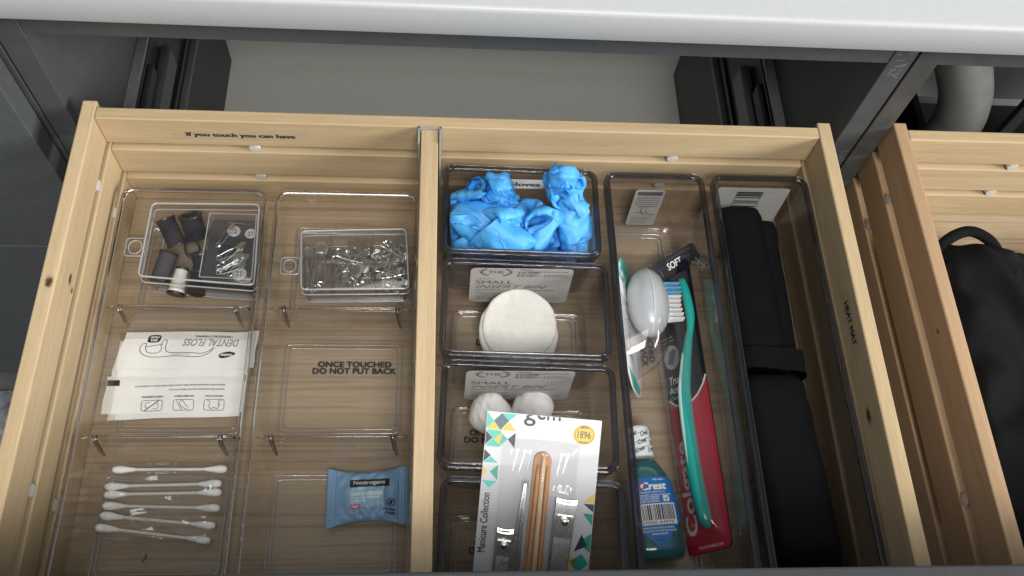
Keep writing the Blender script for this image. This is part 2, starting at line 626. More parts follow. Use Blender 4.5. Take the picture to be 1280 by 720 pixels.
# ---- middle cabinet (the open drawer belongs to it)
cab = thing('kitchen_cabinet', 'dark grey cabinet carcass with pale interior behind the labelled drawer', 'cabinet', (260, 200, -440))
MB().box((-40, 12, -440), (-22.5, 395, 205)).build('side_panel', m_panel, cab, bevel=0.6)
MB().box((541, 12, -440), (557.6, 395, 205)).build('side_panel', m_panel, cab, bevel=0.6)
MB().box((-22.5, 14, -290), (541, 380, -274)).build('bottom_panel', m_melamine, cab)
MB().box((-22.5, 380, -290), (541, 394, 170)).build('back_panel', m_melamine, cab)
MB().box((-22.4, 12.5, 171), (540.9, 30, 206)).build('front_rail', m_panel, cab, bevel=0.6)


def runner(x, sgn):
    """drawer runner screwed to the inside of a side panel; sgn points into the cabinet"""
    r = MB().box((x, 18, -114), (x + sgn * 3, 372, 8)).build('runner', m_darksteel, cab)
    for z0, z1, dd, mm in ((5, 9, 9, m_steel), (-8, -4, 6, m_darksteel), (-118, -113, 9, m_steel), (-98, -92, 6, m_darksteel)):
        MB().box((x, 16, z0), (x + sgn * dd, 374, z1)).build('flange', plain('runner_flange', (0.20, 0.21, 0.22), 0.4, metal=0.5, noise=0.1) if mm is m_steel else mm, r, bevel=0.8)
    MB().box((x + sgn * 3.0, 40, -62), (x + sgn * 13, 190, -34)).build('slide_member', plain('slide_member_steel', (0.13, 0.135, 0.14), 0.35, metal=0.7, noise=0.1), r, bevel=3)
    MB().box((x + sgn * 3.0, 40, -30), (x + sgn * 9, 150, -14)).build('slide_member', m_darksteel, r, bevel=2)
    for y, z in ((235, -40), (262, -60), (150, -75)):
        MB().lathe([(0.1, 0), (4, 0), (4, 2), (2.5, 3)], (x + sgn * 3, y, z), (sgn, 0, 0), 10).build('screw', m_steel, r, smooth=40)


runner(-22.4, 1)
runner(540.9, -1)

# ---- right cabinet, under the sink
cab2 = thing('sink_cabinet', 'dark grey cabinet carcass with exposed drain pipe behind the second drawer', 'cabinet', (860, 200, -440))
MB().box((559.6, 12, -440), (576, 395, 205)).build('side_panel', m_panel_edge, cab2, bevel=0.6)
MB().box((576, 380, -300), (1180, 394, 170)).build('back_panel', m_melamine, cab2)
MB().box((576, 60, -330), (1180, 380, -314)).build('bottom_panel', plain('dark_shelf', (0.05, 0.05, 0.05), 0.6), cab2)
MB().box((576.1, 12.5, 171), (1180, 30, 206)).build('front_rail', m_panel, cab2, bevel=0.6)
MB().box((1180, 12, -440), (1197, 395, 205)).build('side_panel', m_panel, cab2)
m_scuff = plain('pale_scuff', (0.30, 0.29, 0.28), 0.7)
rs_ = random.Random(3)
for cx_, cz_, n_, sp_ in ((548, 165, 9, 6), (549, 66, 5, 4), (547, 52, 3, 3), (547.5, 178, 5, 4)):
    fsc = frame((cx_, 12, cz_), (1, 0, 0), (0, 0, 1), lift=0.1)
    ls = []
    for _ in range(n_):
        u, v = rs_.uniform(-5, 5), rs_.uniform(-sp_, sp_)
        a = rs_.uniform(-0.5, 0.9)
        l = rs_.uniform(1.2, 6.0)
        ls.append([(u, v), (u + l * math.cos(a) * 0.5, v + l * math.sin(a) * 0.5 + 0.3), (u + l * math.cos(a), v + l * math.sin(a))])
    ls = [[(max(-6, min(8, p[0])), p[1]) for p in q] for q in ls]
    strokes(cab, ls, 0.35, fsc, m_scuff, name='scuff_mark')
pth = smoothline([(676, 150, 95), (696, 150, 48), (722, 150, 8), (744, 150, -32), (755, 150, -78), (757, 150, -190)], 8)
pp = thing('drain_pipe', 'white plastic drain pipe elbow behind the second drawer', 'pipe', (757, 150, -180))
MB().tube(pth, 24, 20).build('elbow', m_pipe, pp, smooth=40)
MB().lathe([(27, 0), (33, 1), (34, 4), (34, 20), (32, 24), (27, 25)], (757, 150, -165), (0, 0, 1), 20).build('slip_nut', m_pipe, pp, smooth=40)
br = thing('pipe_bracket', 'dark steel bracket standing beside the white drain pipe', 'bracket', (850, 150, -200))
MB().box((828, 170, -300), (842, 178, 80)).build('upright', m_darksteel, br, bevel=1)
MB().box((812, 165, -34), (905, 172, -12)).build('crossbar', m_darksteel, br, bevel=1)
MB().box((872, 178, -300), (960, 184, 90)).build('plate', m_panel, br, bevel=1)
bx = thing('storage_tub', 'black plastic tub standing behind the drain pipe', 'tub', (700, 270, -314))
MB().loft([ring(rrect(640, 200, 760, 340, 14), -313), ring(rrect(632, 192, 768, 348, 16), -150), ring(rrect(626, 186, 774, 354, 18), -150), ring(rrect(626, 186, 774, 354, 18), -140),
           ring(rrect(634, 194, 766, 346, 14), -140), ring(rrect(642, 202, 758, 338, 12), -300)]).build('body', m_blackplastic, bx, smooth=40)

# ---- left neighbour with closed fronts
cab3 = thing('closed_cabinet', 'dark grey cabinet with closed flat drawer fronts beside the open drawer', 'cabinet', (-340, 200, -440))
MB().box((-58, 12, -440), (-41.2, 395, 205)).build('side_panel', m_panel, cab3, bevel=0.6)
MB().box((-640, 14, -366), (-58, 395, -350)).build('bottom_panel', m_panel, cab3)
MB().box((-638, -10, -59), (-42.5, 8, 200)).build('drawer_front', m_front, cab3, bevel=1.0)
MB().box((-638, -10, -350), (-42.5, 8, -62)).build('drawer_front', m_front, cab3, bevel=1.0)
MB().box((-638, 40, -449), (-58.5, 52, -366.5)).build('plinth', m_panel, cab3)

# ================================================================== DRAWERS
def slat_zs():
    return [(H - 28.8, H), (H - 65.4, H - 36.6), (1.0, H - 73.0)]


def peg(p, ax, parent):
    MB().lathe([(0.1, -9.6), (4.0, -9.4), (4.4, -9), (4.4, -1.2), (3.9, -0.3), (0.1, -0.1)], p, ax, 12).build('spacer_peg', m_peg, parent, smooth=40)


dr = thing('wooden_drawer', 'pulled out birch drawer with slatted walls full of clear organisers', 'drawer', (W / 2, -D / 2, -6))
for k, (z0, z1) in enumerate(slat_zs()):
    MB().box((-T, -D, z0), (0, 15, z1)).build('slat', m_wood_knotl if k == 0 else m_wood_y, dr, bevel=1.0)
    MB().box((W, -D, z0), (W + T, 14, z1)).build('slat', m_wood_knotr if k == 0 else m_wood_y, dr, bevel=1.0)
    MB().box((0.15, 0, z0), (W - 0.15, 9.6, z1 - 0.4)).build('slat', m_wood_x, dr, bevel=0.8)
MB().box((-T + 0.6, -D, -6), (W + T - 0.6, 9, 0)).build('bottom_panel', m_ply, dr)
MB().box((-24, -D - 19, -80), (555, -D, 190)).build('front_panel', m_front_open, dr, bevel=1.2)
for x, z in ((103.5, 70.6), (102, 34.2), (415, 70.6), (413, 34.2)):
    peg((x, 0, z), (0, -1, 0), dr)
for y, z in ((-34, 70.6), (-34, 34.2), (-251, 70.6), (-251, 34.2)):
    peg((0, y, z), (1, 0, 0), dr)

# printed tapes on the drawer
fb = frame((97, 0, 86.8), (1, 0, 0), (0, 0, 1))
tp = MB().add([(49, -0.2, 81.5), (144.5, -0.2, 81.5), (144.5, -0.2, 91.5), (49, -0.2, 91.5)], [(0, 1, 2, 3)]).build('tape_label', m_tape, dr, fixn=False)
text(tp, 'If you touch you can have', frame((97, -0.25, 86.9), (1, 0, 0), (0, 0, 1), lift=0.08), 0, 0, 76, 5.6, m_ink, bold=0.035)
fw = frame((W, -144, 89), (0, -1, 0), (0, 0, 1))
tp = MB().add([(W - 0.2, -120, 83), (W - 0.2, -168, 83), (W - 0.2, -168, 95), (W - 0.2, -120, 95)], [(0, 1, 2, 3)]).build('tape_label', m_tape, dr, fixn=False)
text(tp, 'HEAT MAT', frame((W - 0.25, -144, 89), (0, -1, 0), (0, 0, 1), lift=0.08), 0, 0, 32, 5.2, m_ink, bold=0.03)

# centre divider board held by a metal clip
dv = thing('drawer_divider', 'birch divider board held by a metal clip down the drawer middle', 'divider', (231, -160, 0))
MB().box((225.3, -D + 0.4, 0.6), (237.5, -1.6, H - 1.0)).build('board', m_wood_y, dv, bevel=0.7)
mb = MB()
mb.box((223.2, -14, 20), (224.6, 0, H + 0.4))
mb.box((238.3, -14, 20), (239.7, 0, H + 0.4))
mb.box((223.2, -1.4, 20), (239.7, -0.1, H + 0.4))
mb.build('metal_clip', m_steel, dv)

# second drawer
X2 = 578.0
dr2 = thing('wooden_drawer', 'pulled out birch drawer holding only a black bag', 'drawer', (860, -D / 2, -6))
for k, (z0, z1) in enumerate(slat_zs()):
    MB().box((X2, -D, z0), (X2 + T, 16, z1)).build('slat', m_wood_r if k == 0 else wood('birch_bounce_lit_low%d' % k, 1, (0.36, 0.235, 0.135), (0.46, 0.31, 0.185)), dr2, bevel=1.0)  # lower slats carry the same painted warm bounce light
    MB().box((X2 + T + 0.15, 0.5, z0), (1150, 10, z1 - 0.4)).build('slat', m_wood_x, dr2, bevel=0.8)
    MB().box((1150, -D, z0), (1160, 14, z1)).build('slat', m_wood_y, dr2, bevel=1.0)
MB().box((X2 + 0.6, -D, -6), (1159, 9, 0)).build('bottom_panel', m_ply, dr2)
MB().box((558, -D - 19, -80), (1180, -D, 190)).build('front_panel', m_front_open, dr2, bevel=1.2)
for x, z in ((687.5, 70.6), (690.7, 34.2)):
    peg((x, 0.5, z), (0, -1, 0), dr2)
for y, z in ((-31, 70.6), (-31, 34.2), (-260, 70.6)):
    peg((X2, y, z), (-1, 0, 0), dr2)

# black bag: a slumped fabric lump with a drawn cord
bag = thing('black_bag', 'black fabric bag slumped in the second wooden drawer', 'bag', (760, -190, 0))


def bagf(u, v):
    x = 596 + 300 * u
    y = -58 - 255 * v
    e = min(1, min(u, 1 - u) / 0.06) ** 0.5 * min(1, min(v * 1.2, 1 - v) / 0.06) ** 0.5 if 0 < u < 1 and 0 < v < 1 else 0
    z = 2 + e * (62 + 10 * math.sin(u * 9 + v * 4) + 6 * math.sin(v * 13 - u * 5) + 4 * math.sin(u * 31 + 3 * math.sin(v * 12)) + 3 * math.sin(v * 37 + 4 * math.sin(u * 15)))
    y += 5 * math.sin(u * 22) * (1 - v) ** 3 + 3 * math.sin(u * 51) * (1 - v) ** 3
    return (x, y, z)


MB().grid(bagf, 70, 60).build('fabric', m_blackfabric, bag, smooth=True)
MB().tube(smoothline([(600, -92, 58), (612, -70, 68), (632, -60, 73), (648, -66, 72), (658, -80, 68), (672, -88, 66)], 8), 4.2, 10).build('cord', m_blackfabric, bag, smooth=True)
MB().tube(smoothline([(602, -100, 62), (622, -84, 70), (642, -82, 72), (662, -94, 70)], 8), 6.5, 10).build('drawn_hem', m_blackfabric, bag, smooth=True)

# ================================================================== CLEAR TRAYS (left half)
def rimloft(pts, z0, z1, w, mat, name, parent, off=0.0):
    """a band of plastic that follows a rounded rectangle; pts = outer outline"""
    n = len(pts)
    cx = sum(p[0] for p in pts) / n
    cy = sum(p[1] for p in pts) / n
    def shrink(d):
        out = []
        for i in range(n):
            a, b = pts[i - 1], pts[(i + 1) % n]
            dx, dy = b[0] - a[0], b[1] - a[1]
            l = math.hypot(dx, dy) or 1
            out.append((pts[i][0] - dy / l * d, pts[i][1] + dx / l * d))
        return out
    A, B = pts, shrink(w)
    a1, b1 = shrink(w * 0.25), shrink(w * 0.75)
    rings = [ring(A, z0), ring(A, z1 - w * 0.3), ring(a1, z1), ring(b1, z1), ring(B, z1 - w * 0.3), ring(B, z0)]
    return MB().loft(rings, closed=True).build(name, mat, parent, smooth=50)


def tray(x0, x1, label, deg=0.0):
    y0, y1, zt = -305, -20, 48.0
    t = thing('clear_tray', label, 'tray', mw=rotz(((x0 + x1) / 2, -162, 0), deg))
    cx, cy = (x0 + x1) / 2, -162.0
    out = rrect(x0, y0, x1, y1, 9)
    rings = []
    for z, ins, r in ((zt, 0.6, 9), (42, 1.6, 9), (12, 5.0, 10), (6, 7.0, 10), (3.4, 10, 9), (2.2, 14, 8)):
        rings.append(ring(rrect(x0 + ins, y0 + ins, x1 - ins, y1 - ins, r), z))
    mb = MB().loft(rings, caps=False)
    n = len(rings[0])
    mb.f.append(tuple(len(mb.v) - n + k for k in range(n)))
    mb.build('shell', m_tray, t, smooth=50)
    rimloft(out, zt - 2.6, zt + 0.8, 2.6, m_rim, 'rim', t)
    # dividers: an inverted V with a rounded top, clipped over the tray
    for yd in (-116.5, -209.8):
        mb = MB()
        pf = [(yd + 9, 3.2), (yd + 2.6, 38), (yd + 1.2, 44.5), (yd, 45.6), (yd - 1.2, 44.5), (yd - 2.6, 38), (yd - 11, 3.2)]
        xs = (x0 + 5, x0 + 9, x1 - 9, x1 - 5)
        vs = [(x, y, z - (6 if i in (0, 3) and z > 30 else 0)) for i, x in enumerate(xs) for y, z in pf]
        m_ = len(pf)
        fs = [(i * m_ + k, i * m_ + k + 1, (i + 1) * m_ + k + 1, (i + 1) * m_ + k) for i in range(3) for k in range(m_ - 1)]
        mb.add(vs, fs)
        d = mb.build('divider', m_tray, t, smooth=50)
        MB().tube([(x0 + 4, yd, 43), (x0 + 10, yd, 45.4), (x1 - 10, yd, 45.4), (x1 - 4, yd, 43)], 0.75, 8).build('divider_edge', m_rim, d, smooth=True)
        for xc in (x0 + 13.5, x1 - 13.5):
            pc = smoothline([(xc, yd + 1, 46.2), (xc + 0.6, yd - 3, 44.6), (xc + 1.6, yd - 6, 38), (xc + 2.6, yd - 8.0, 31)], 5)
            MB().tube(pc, [1.6] * 6 + [1.5] * 6 + [1.1] * (len(pc) - 12), 8, flat=0.7).build('divider_clip', m_clip, d, smooth=True)
    # moulded foot outlines in each compartment floor
    for ya, yb in ((-26, -98), (-126, -194), (-224, -292)):
        for ins, rr in ((0, 0.65), (3.0, 0.5)):
            pts = [(x, y, 2.9) for x, y in rrect(x0 + 10 + ins, yb + ins, x1 - 11 - ins, ya - ins, 3.5, 3)]
            MB().tube(pts, rr, 6, closed=True).build('moulded_ridge', m_ridge, t, smooth=True)
    return t


t1 = tray(6.5, 112.0, 'clear three compartment tray holding the sewing kit, floss sachets and swabs', 0.0)
t2 = tray(117.5, 223.6, 'clear three compartment tray holding the safety pin box and blue wipe packet', 0.0)
fr = frame((178.6, -144.6, 3.0), (1, 0, 0), (0, 1, 0), lift=0.3)
tp = MB().add([(146, -150, 2.9), (212, -150, 2.9), (212, -138.5, 2.9), (146, -138.5, 2.9)], [(0, 1, 2, 3)]).build('tape_label', m_tape, t2, fixn=False)
text(tp, 'ONCE TOUCHED', fr, 0, 3.0, 53, 4.3, m_ink, bold=0.03)
text(tp, 'DO NOT PUT BACK', fr, 0, -2.2, 60, 4.3, m_ink, bold=0.03)

# ================================================================== INSERT BINS (right half)
def bin_(name, x0, y0, x1, y1, zt, deg, label, r=9, ridge=9.0):
    cx, cy = (x0 + x1) / 2, (y0 + y1) / 2
    t = thing(name, label, 'bin', mw=rotz((cx, cy, 0), deg))
    def L(x, y):
        return (x - cx, y - cy)
    a, b = (x1 - x0) / 2, (y1 - y0) / 2
    rings = []
    for z, ins, rr in ((zt, 0.5, r), (zt - 6, 1.0, r), (12, 3.6, r), (6, 5.0, r), (3.4, 7.5, r - 1), (2.2, 10.5, r - 2)):
        rings.append(ring(rrect(-a + ins, -b + ins, a - ins, b - ins, rr), z))
    mb = MB().loft(rings, caps=False)
    n = len(rings[0])
    mb.f.append(tuple(len(mb.v) - n + k for k in range(n)))
    mb.build('shell', m_clear, t, smooth=50, local=True)
    # inner wall surface: the bins are thick
    rings = []
    for z, ins, rr in ((zt - 1, 2.6, r - 1.5), (12, 5.8, r - 2), (6.6, 7.6, r - 2), (4.4, 11, r - 3)):
        rings.append(ring(rrect(-a + ins, -b + ins, a - ins, b - ins, rr), z))
    mb = MB().loft(rings, caps=False)
    mb.build('inner_wall', m_clear, t, smooth=50, local=True)
    out = rrect(-a, -b, a, b, r)
    def shr(d):
        return rrect(-a + d, -b + d, a - d, b - d, max(1.5, r - d))
    rg = [ring(shr(0), zt - 5.0), ring(shr(0), zt - 1.0), ring(shr(1.0), zt), ring(shr(2.9), zt), ring(shr(3.9), zt - 1.0), ring(shr(3.9), zt - 3.0), ring(shr(2.6), zt - 5.0)]
    rim = MB().loft(rg, closed=True).build('rim', m_rimdark, t, smooth=50, local=True)
    MB().tube(ring(shr(3.6), zt - 0.2), 1.05, 8, closed=True).build('rim_highlight', m_rim, rim, smooth=True, local=True)  # glass bead added to draw the rim's bright highlight line
    MB().tube(ring(shr(0.6), zt - 0.2), 0.45, 8, closed=True).build('rim_highlight', m_rim, rim, smooth=True, local=True)  # thinner bead added for the outer highlight line
    for ins, rr in ((ridge, 0.8), (ridge + 3.4, 0.55)):
        pts = [(x, y, 2.9) for x, y in rrect(-a + ins, -b + ins, a - ins - 4, b - ins, 5, 3)]
        MB().tube(pts, rr, 6, closed=True).build('moulded_ridge', m_ridge, t, smooth=True, local=True)
    return t


ZB = 72.5
bins = []
for k, (x0, y0, x1, y1, deg, lab) in enumerate((
        (240.6, -86.5, 355.4, -10.8, -1.1, 'clear insert bin heaped with crumpled blue gloves'),
        (240.6, -164.6, 357.2, -90.2, -1.6, 'clear insert bin holding the stack of round cotton pads'),
        (240.4, -241.0, 356.2, -167.2, -2.0, 'clear insert bin holding the two cotton balls'),
        (240.4, -318.0, 356.2, -245.2, -2.0, 'clear insert bin propping up the lower end of the manicure card'))):
    bins.append(bin_('insert_bin', x0, y0, x1, y1, ZB, deg, lab))
b_long = bin_('insert_bin', 361.0, -318, 437.2, -13.2, ZB, 0.15, 'long clear bin holding the toothbrush and mouthwash', ridge=13)
b_mat = bin_('insert_bin', 442.4, -318, 517.4, -13.0, ZB, 0.15, 'long clear bin holding the rolled black heat mat', ridge=13)

# stickers on the bins
def sticker_small(b, yback, xl):
    pl = MB().loft([[(x, yback + (z - 22) * 0.035 + e, z) for x, z in rrect(xl, 21, xl + 73, 70.5, 4, 3)] for e in (0.0, -0.2)]).build('label_sticker', m_sticker, b)
    f = frame((xl, yback - 0.2, 22), (1, 0, 0), (0, 0.035, 1), lift=0.15)
    text(pl, 'SMALL', f, 4, 29, 27, 4.6, m_inkgrey, bold=0.008, align='L')
    text(pl, 'INSERT BIN', f, 4, 22.5, 52, 4.6, m_inkgrey, shear=0.4, align='L')
    text(pl, 'THE', f, 39, 46.5, 9, 2.2, m_inkgrey)
    text(pl, 'HOME', f, 41.5, 43, 15, 2.8, m_inkgrey, bold=0.02)
    text(pl, 'EDIT', f, 40, 39, 13, 2.8, m_inkgrey, bold=0.02)
    text(pl, 'THE', f, 18, 43.5, 11, 3.6, m_inkgrey, bold=0.01)
    wr = []
    for s in (-1, 1):
        wr.append([(18 + s * 10.5 * math.cos(a), 43 + 5.5 * math.sin(a)) for a in [R(-60 + 10 * i) for i in range(12)]])
    strokes(pl, wr, 0.8, f, m_inkgrey)
    for s in (-1, 1):
        for i in range(6):
            a = R(-55 + 20 * i)
            x, y = 18 + s * 10.5 * math.cos(a), 43 + 5.5 * math.sin(a)
            strokes(pl, [[(x, y), (x + s * 1.6, y + 1.4)], [(x, y), (x - s * 1.2, y + 1.6)]], 0.6, f, m_inkgrey)
    fineprint(pl, 43, 44.5, 28, 1.4, f, m_inkgrey, 1)
    strokes(pl, [[(44, 41), (43, 41), (43, 36.5), (44, 36.5)], [(52, 41), (53, 41), (53, 36.5), (52, 36.5)]], 0.4, f, m_inkgrey)
    fineprint(pl, 44.5, 38.7, 7, 1.4, f, m_inkgrey, 2)
    for i, w in enumerate((13, 15)):
        fineprint(pl, 54.5, 40 - 1.9 * i, w, 1.1, f, m_inkgrey, 3 + i)
    strokes(pl, [[(4, 34), (16, 34)], [(4, 14.5), (22, 14.5)]], 0.35, f, m_inkgrey)
    fineprint(pl, 4, 17.6, 58, 1.4, f, m_inkgrey, 6)
    for i in range(4):
        fineprint(pl, 5, 12.5 - 2.8 * i, 26 - 2 * (i % 2), 1.2, f, m_inkgrey, 8 + i)
    strokes(pl, [[(58, 7), (67, 7), (67, 3.5), (58, 3.5), (58, 7)]], 0.35, f, m_inkgrey)
    return pl


sticker_small(bins[1], -97.4, 261.5)
sticker_small(bins[2], -174.6, 258.0)
# glove bin paper label
pl = MB().box((283.5, -18.6, 55), (320.5, -18.3, 66.5)).build('paper_label', m_paper, bins[0])
text(pl, 'Gloves', frame((301, -18.6, 60.8), (1, 0, 0), (0, 0, 1)), 0.5, 0, 25, 5.0, m_ink, bold=0.03)
# long bin sticker with a geometric mark, on the back wall
pl = MB().loft([[(x, -20.6 + (z - 10) * 0.04 + e, z) for x, z in rrect(388.5, 9, 411.5, 57, 2.5, 3)] for e in (0, -0.2)]).build('label_sticker', m_sticker, b_long)
f = frame((388.5, -20.8, 9), (1, 0, 0), (0, 0.04, 1), lift=0.2)
rect(pl, 2, 41, 21.5, 46, f, m_inkgrey)
mw_ = []
for z in (35, 29):
    mw_.append([(3, z), (21, z), (21, z + 3), (3, z + 3), (3, z)])
mw_.append([(5, 26), (15, 26), (12, 22), (15, 18), (5, 18)])
mw_.append([(21, 26.5), (11, 26.5), (8, 22), (11, 15.5), (21, 15.5)])
strokes(pl, mw_, 0.8, f, m_inkgrey)
for i in range(5):
    strokes(pl, [[(3, 11.5 - 2 * i), (19 - i, 11.5 - 2 * i)]], 0.4, f, m_inkgrey)
# heat mat bin sticker
pl = MB().loft([[(x, -20.6 + (z - 10) * 0.04 + e, z) for x, z in rrect(451.5, 15, 508, 62.5, 2.5, 3)] for e in (0, -0.2)]).build('label_sticker', plain('pale_sticker', (0.38, 0.38, 0.37), 0.6), b_mat)
f = frame((451.5, -20.8, 15), (1, 0, 0), (0, 0.04, 1), lift=0.2)
for z in (38, 31, 24):
    strokes(pl, [[(16, z), (36, z), (36, z + 4.6), (16, z + 4.6), (16, z)]], 1.2, f, m_ink)
rect(pl, 16.5, 38.5, 35.5, 42, f, m_inkgrey)
# tapes on bin floors
def floor_tape(b, x, y, xd, yd, w=60):
    f = frame((x, y, 3.4), xd, yd, lift=0.3)
    mb = MB()
    mb.grid(lambda a, c: f(-w / 2 - 3 + (w + 6) * a, -7 + 14 * c, -0.2), 1, 1)
    pl = mb.build('tape_label', m_tape, b, fixn=False)
    text(pl, 'ONCE TOUCHED', f, 0, 2.9, w * 0.88, 4.2, m_ink, bold=0.03)
    text(pl, 'DO NOT PUT BACK', f, 0, -2.4, w, 4.2, m_ink, bold=0.03)


floor_tape(bins[1], 298, -121.5, (1, -0.02, 0), (0.02, 1, 0))
floor_tape(bins[2], 289, -197, (1, -0.02, 0), (0.02, 1, 0))
floor_tape(bins[3], 292, -274, (1, -0.02, 0), (0.02, 1, 0))
floor_tape(b_long, 397.5, -112, (0.02, -1, 0), (1, 0.02, 0))

# ================================================================== CONTENTS: SEWING KIT
def clear_box(name, label, cat, quad, z0, z1, zl, mat, edge, tabpts, taper=3.0):
    """flat lidded plastic box on a four cornered outline (back-left, back-right, front-right, front-left)"""
    c = [sum(p[i] for p in quad) / 4 for i in (0, 1)]
    t = thing(name, label, cat, (c[0], c[1], z0))

    def outl(ins, rad=4.0, k=4):
        P = [Vector((p[0], p[1])) for p in quad]
        C = Vector(c)
        P = [p + (C - p).normalized() * ins * 1.4 for p in P]
        out = []
        for i in range(4):
            p, a, b = P[i], P[i - 1], P[(i + 1) % 4]
            da, db = (a - p).normalized() * rad, (b - p).normalized() * rad
            for j in range(k + 1):
                s = j / k
                q = (p + da) * (1 - s) ** 2 + p * 2 * s * (1 - s) + (p + db) * s * s
                out.append((q.x, q.y))
        return out
    o0, o1 = outl(taper), outl(0.6)
    mb = MB().loft([ring(outl(taper + 2), z0), ring(o0, z0 + 1.2), ring(o1, zl)], caps=False)
    mb.f.append(tuple(range(len(o0))))
    mb.build('base', mat, t, smooth=50)
    ol = outl(0)
    mb = MB().loft([ring(ol, zl - 1.5), ring(ol, z1 - 1), ring(outl(1.0), z1)], caps=False)
    n = len(ol)
    mb.f.append(tuple(2 * n + k for k in range(n)))
    lid = mb.build('lid', mat, t, smooth=50)
    MB().tube([(x, y, z1 - 0.6) for x, y in outl(0.4)], 0.75, 6, closed=True).build('lid_edge', edge, lid, smooth=True)
    MB().tube([(x, y, zl - 1.5) for x, y in ol], 0.55, 6, closed=True).build('lid_lip', edge, lid, smooth=True)
    MB().tube([(x, y, z0 + 1.0) for x, y in o0], 0.5, 6, closed=True).build('base_edge', edge, t, smooth=True)
    (tx, ty, tz, tw, th) = tabpts
    pts = rrect(tx - tw, ty - th / 2, tx, ty + th / 2, 2.0, 3)
    hole = [(tx - tw * 0.52 + tw * 0.34 * math.cos(a), ty + tw * 0.40 * math.sin(a)) for a in [2 * math.pi * k / len(pts) + R(0) for k in range(len(pts))]]
    # align the hole's points with the outline's corners
    hole = sorted(hole, key=lambda p: math.atan2(p[1] - ty, p[0] - tx + tw * 0.52))
    pts = sorted(pts, key=lambda p: math.atan2(p[1] - ty, p[0] - tx + tw * 0.52))
    MB().loft([ring(pts, tz), ring(pts, tz + 0.9), ring(hole, tz + 0.9), ring(hole, tz)], closed=True).build('hang_tab', mat, t)
    MB().tube(ring(pts, tz + 0.5), 0.45, 6, closed=True).build('tab_edge', edge, t, smooth=True)
    MB().tube(ring(hole, tz + 0.5), 0.45, 6, closed=True).build('tab_edge', edge, t, smooth=True)
    return t


sew = clear_box('sewing_box', 'frosted plastic sewing kit box with thread spools and a ring tab', 'box',
                [(24.6, -25.2), (103.9, -24.2), (106.9, -93.6), (23.8, -87.2)], 3.4, 35, 27, m_frost, m_frostedge, (24, -60.5, 29, 14, 15))


def spool(a, b, r, mat, label, taper=1.0, cap=m_blackplastic):
    r = r * 1.13
    a, b = Vector(a), Vector(b)
    ax = b - a
    L = ax.length
    t = thing('thread_spool', label, 'spool', tuple(a))
    MB().lathe([(r * 0.55, 0), (r, 0), (r * 1.02, 1.2), (r * 0.94, 2), (r * 0.55, 2.1)], a, ax, 20).build('flange', cap, t, smooth=40)
    MB().lathe([(r * 0.45, 0.3), (r * 0.45, L - 0.3), (r * 0.5, L - 0.3), (r * 0.5, 0.3)], a, ax, 16).build('core', cap, t, smooth=40)
    MB().lathe([(r * taper * 0.6, L - 2.1), (r * taper * 0.94, L - 2), (r * taper * 1.02, L - 1.2), (r * taper, L), (r * taper * 0.68, L), (r * taper * 0.62, L - 3), (0.1, L - 3)], a, ax, 20).build('flange', cap, t, smooth=40)
    pr = []
    k = 14
    for i in range(k + 1):
        f = i / k
        pr.append(((r * (1 - f) + r * taper * f) * (0.90 + 0.012 * (i % 2)), 1.9 + (L - 3.8) * f))
    MB().lathe(pr, a, ax, 20).build('thread', mat, t, smooth=40)
    return t


spool((41, -49, 13), (33, -33, 26), 6.6, m_navy, 'navy thread spool leaning in the back left corner of sewing box')
spool((55, -42, 13), (51.5, -31, 28), 7.8, m_navy, 'wide black thread spool with open end facing up in sewing box')
spool((31.5, -80, 11.5), (37, -57, 15), 6.4, m_greythread, 'charcoal grey thread spool lying along the sewing box side')
spool((45, -90, 10.5), (48.5, -69.5, 15), 6.0, m_whitethread, 'white thread spool lying beside the charcoal spool', 0.72)
spool((59.5, -88, 10), (60, -71, 10), 6.0, m_navy, 'black thread spool lying between white spool and black case')
spool((62, -66, 10), (60.5, -57, 17), 6.8, m_navy, 'short black thread spool tipped up beside the black case')
o = MB().tube([(52.5 + 5.5 * math.cos(a), -51.5 + 5.0 * math.sin(a), 12 + 6 * math.sin(a)) for a in [2 * math.pi * k / 24 for k in range(24)]], 0.9, 6, closed=True).build('elastic_band', m_blackplastic, None, smooth=True)
tag(o, 'thin black elastic loop between the spools in sewing box', 'band')

case = thing('notions_case', 'black shallow case with clear lid holding buttons and pins', 'case', (86, -58, 5))
q = [(66.6, -30.5), (101.2, -31), (103.2, -86.2), (65.8, -84.6)]
MB().loft([[(x, y, 5) for x, y in q], [(x, y, 22) for x, y in q]]).build('tray', m_caseblack, case, bevel=1)
MB().loft([[(x, y, 22.3) for x, y in q], [(x, y, 30) for x, y in q]]).build('lid', clear('case_lid', (0.93, 0.94, 0.95), 0.05, 0.02), case, bevel=1)
MB().tube([(x, y, 30) for x, y in q], 0.5, 6, closed=True).build('lid_edge', m_frostedge, case)


def button(x, y, z, r, tilt, label):
    t = thing('button', label, 'button', (x, y, z), group='buttons in the black case')
    ax = Vector((0.1 * tilt, 0.06, 1))
    MB().lathe([(r * 0.3, 0), (r * 0.9, 0), (r, 0.6), (r, 1.4), (r * 0.82, 1.9), (r * 0.7, 1.5), (0.1, 1.3)], (x, y, z), ax, 20).build('disc', m_button, t, smooth=40)
    for dx, dy in ((-1, -1), (1, -1), (1, 1), (-1, 1)):
        MB().lathe([(0.1, 0), (r * 0.13, 0), (r * 0.13, 0.3), (0.1, 0.3)], Vector((x + dx * r * 0.24, y + dy * r * 0.24, z)) + ax.normalized() * 1.25, ax, 8).build('hole', m_ink, t)


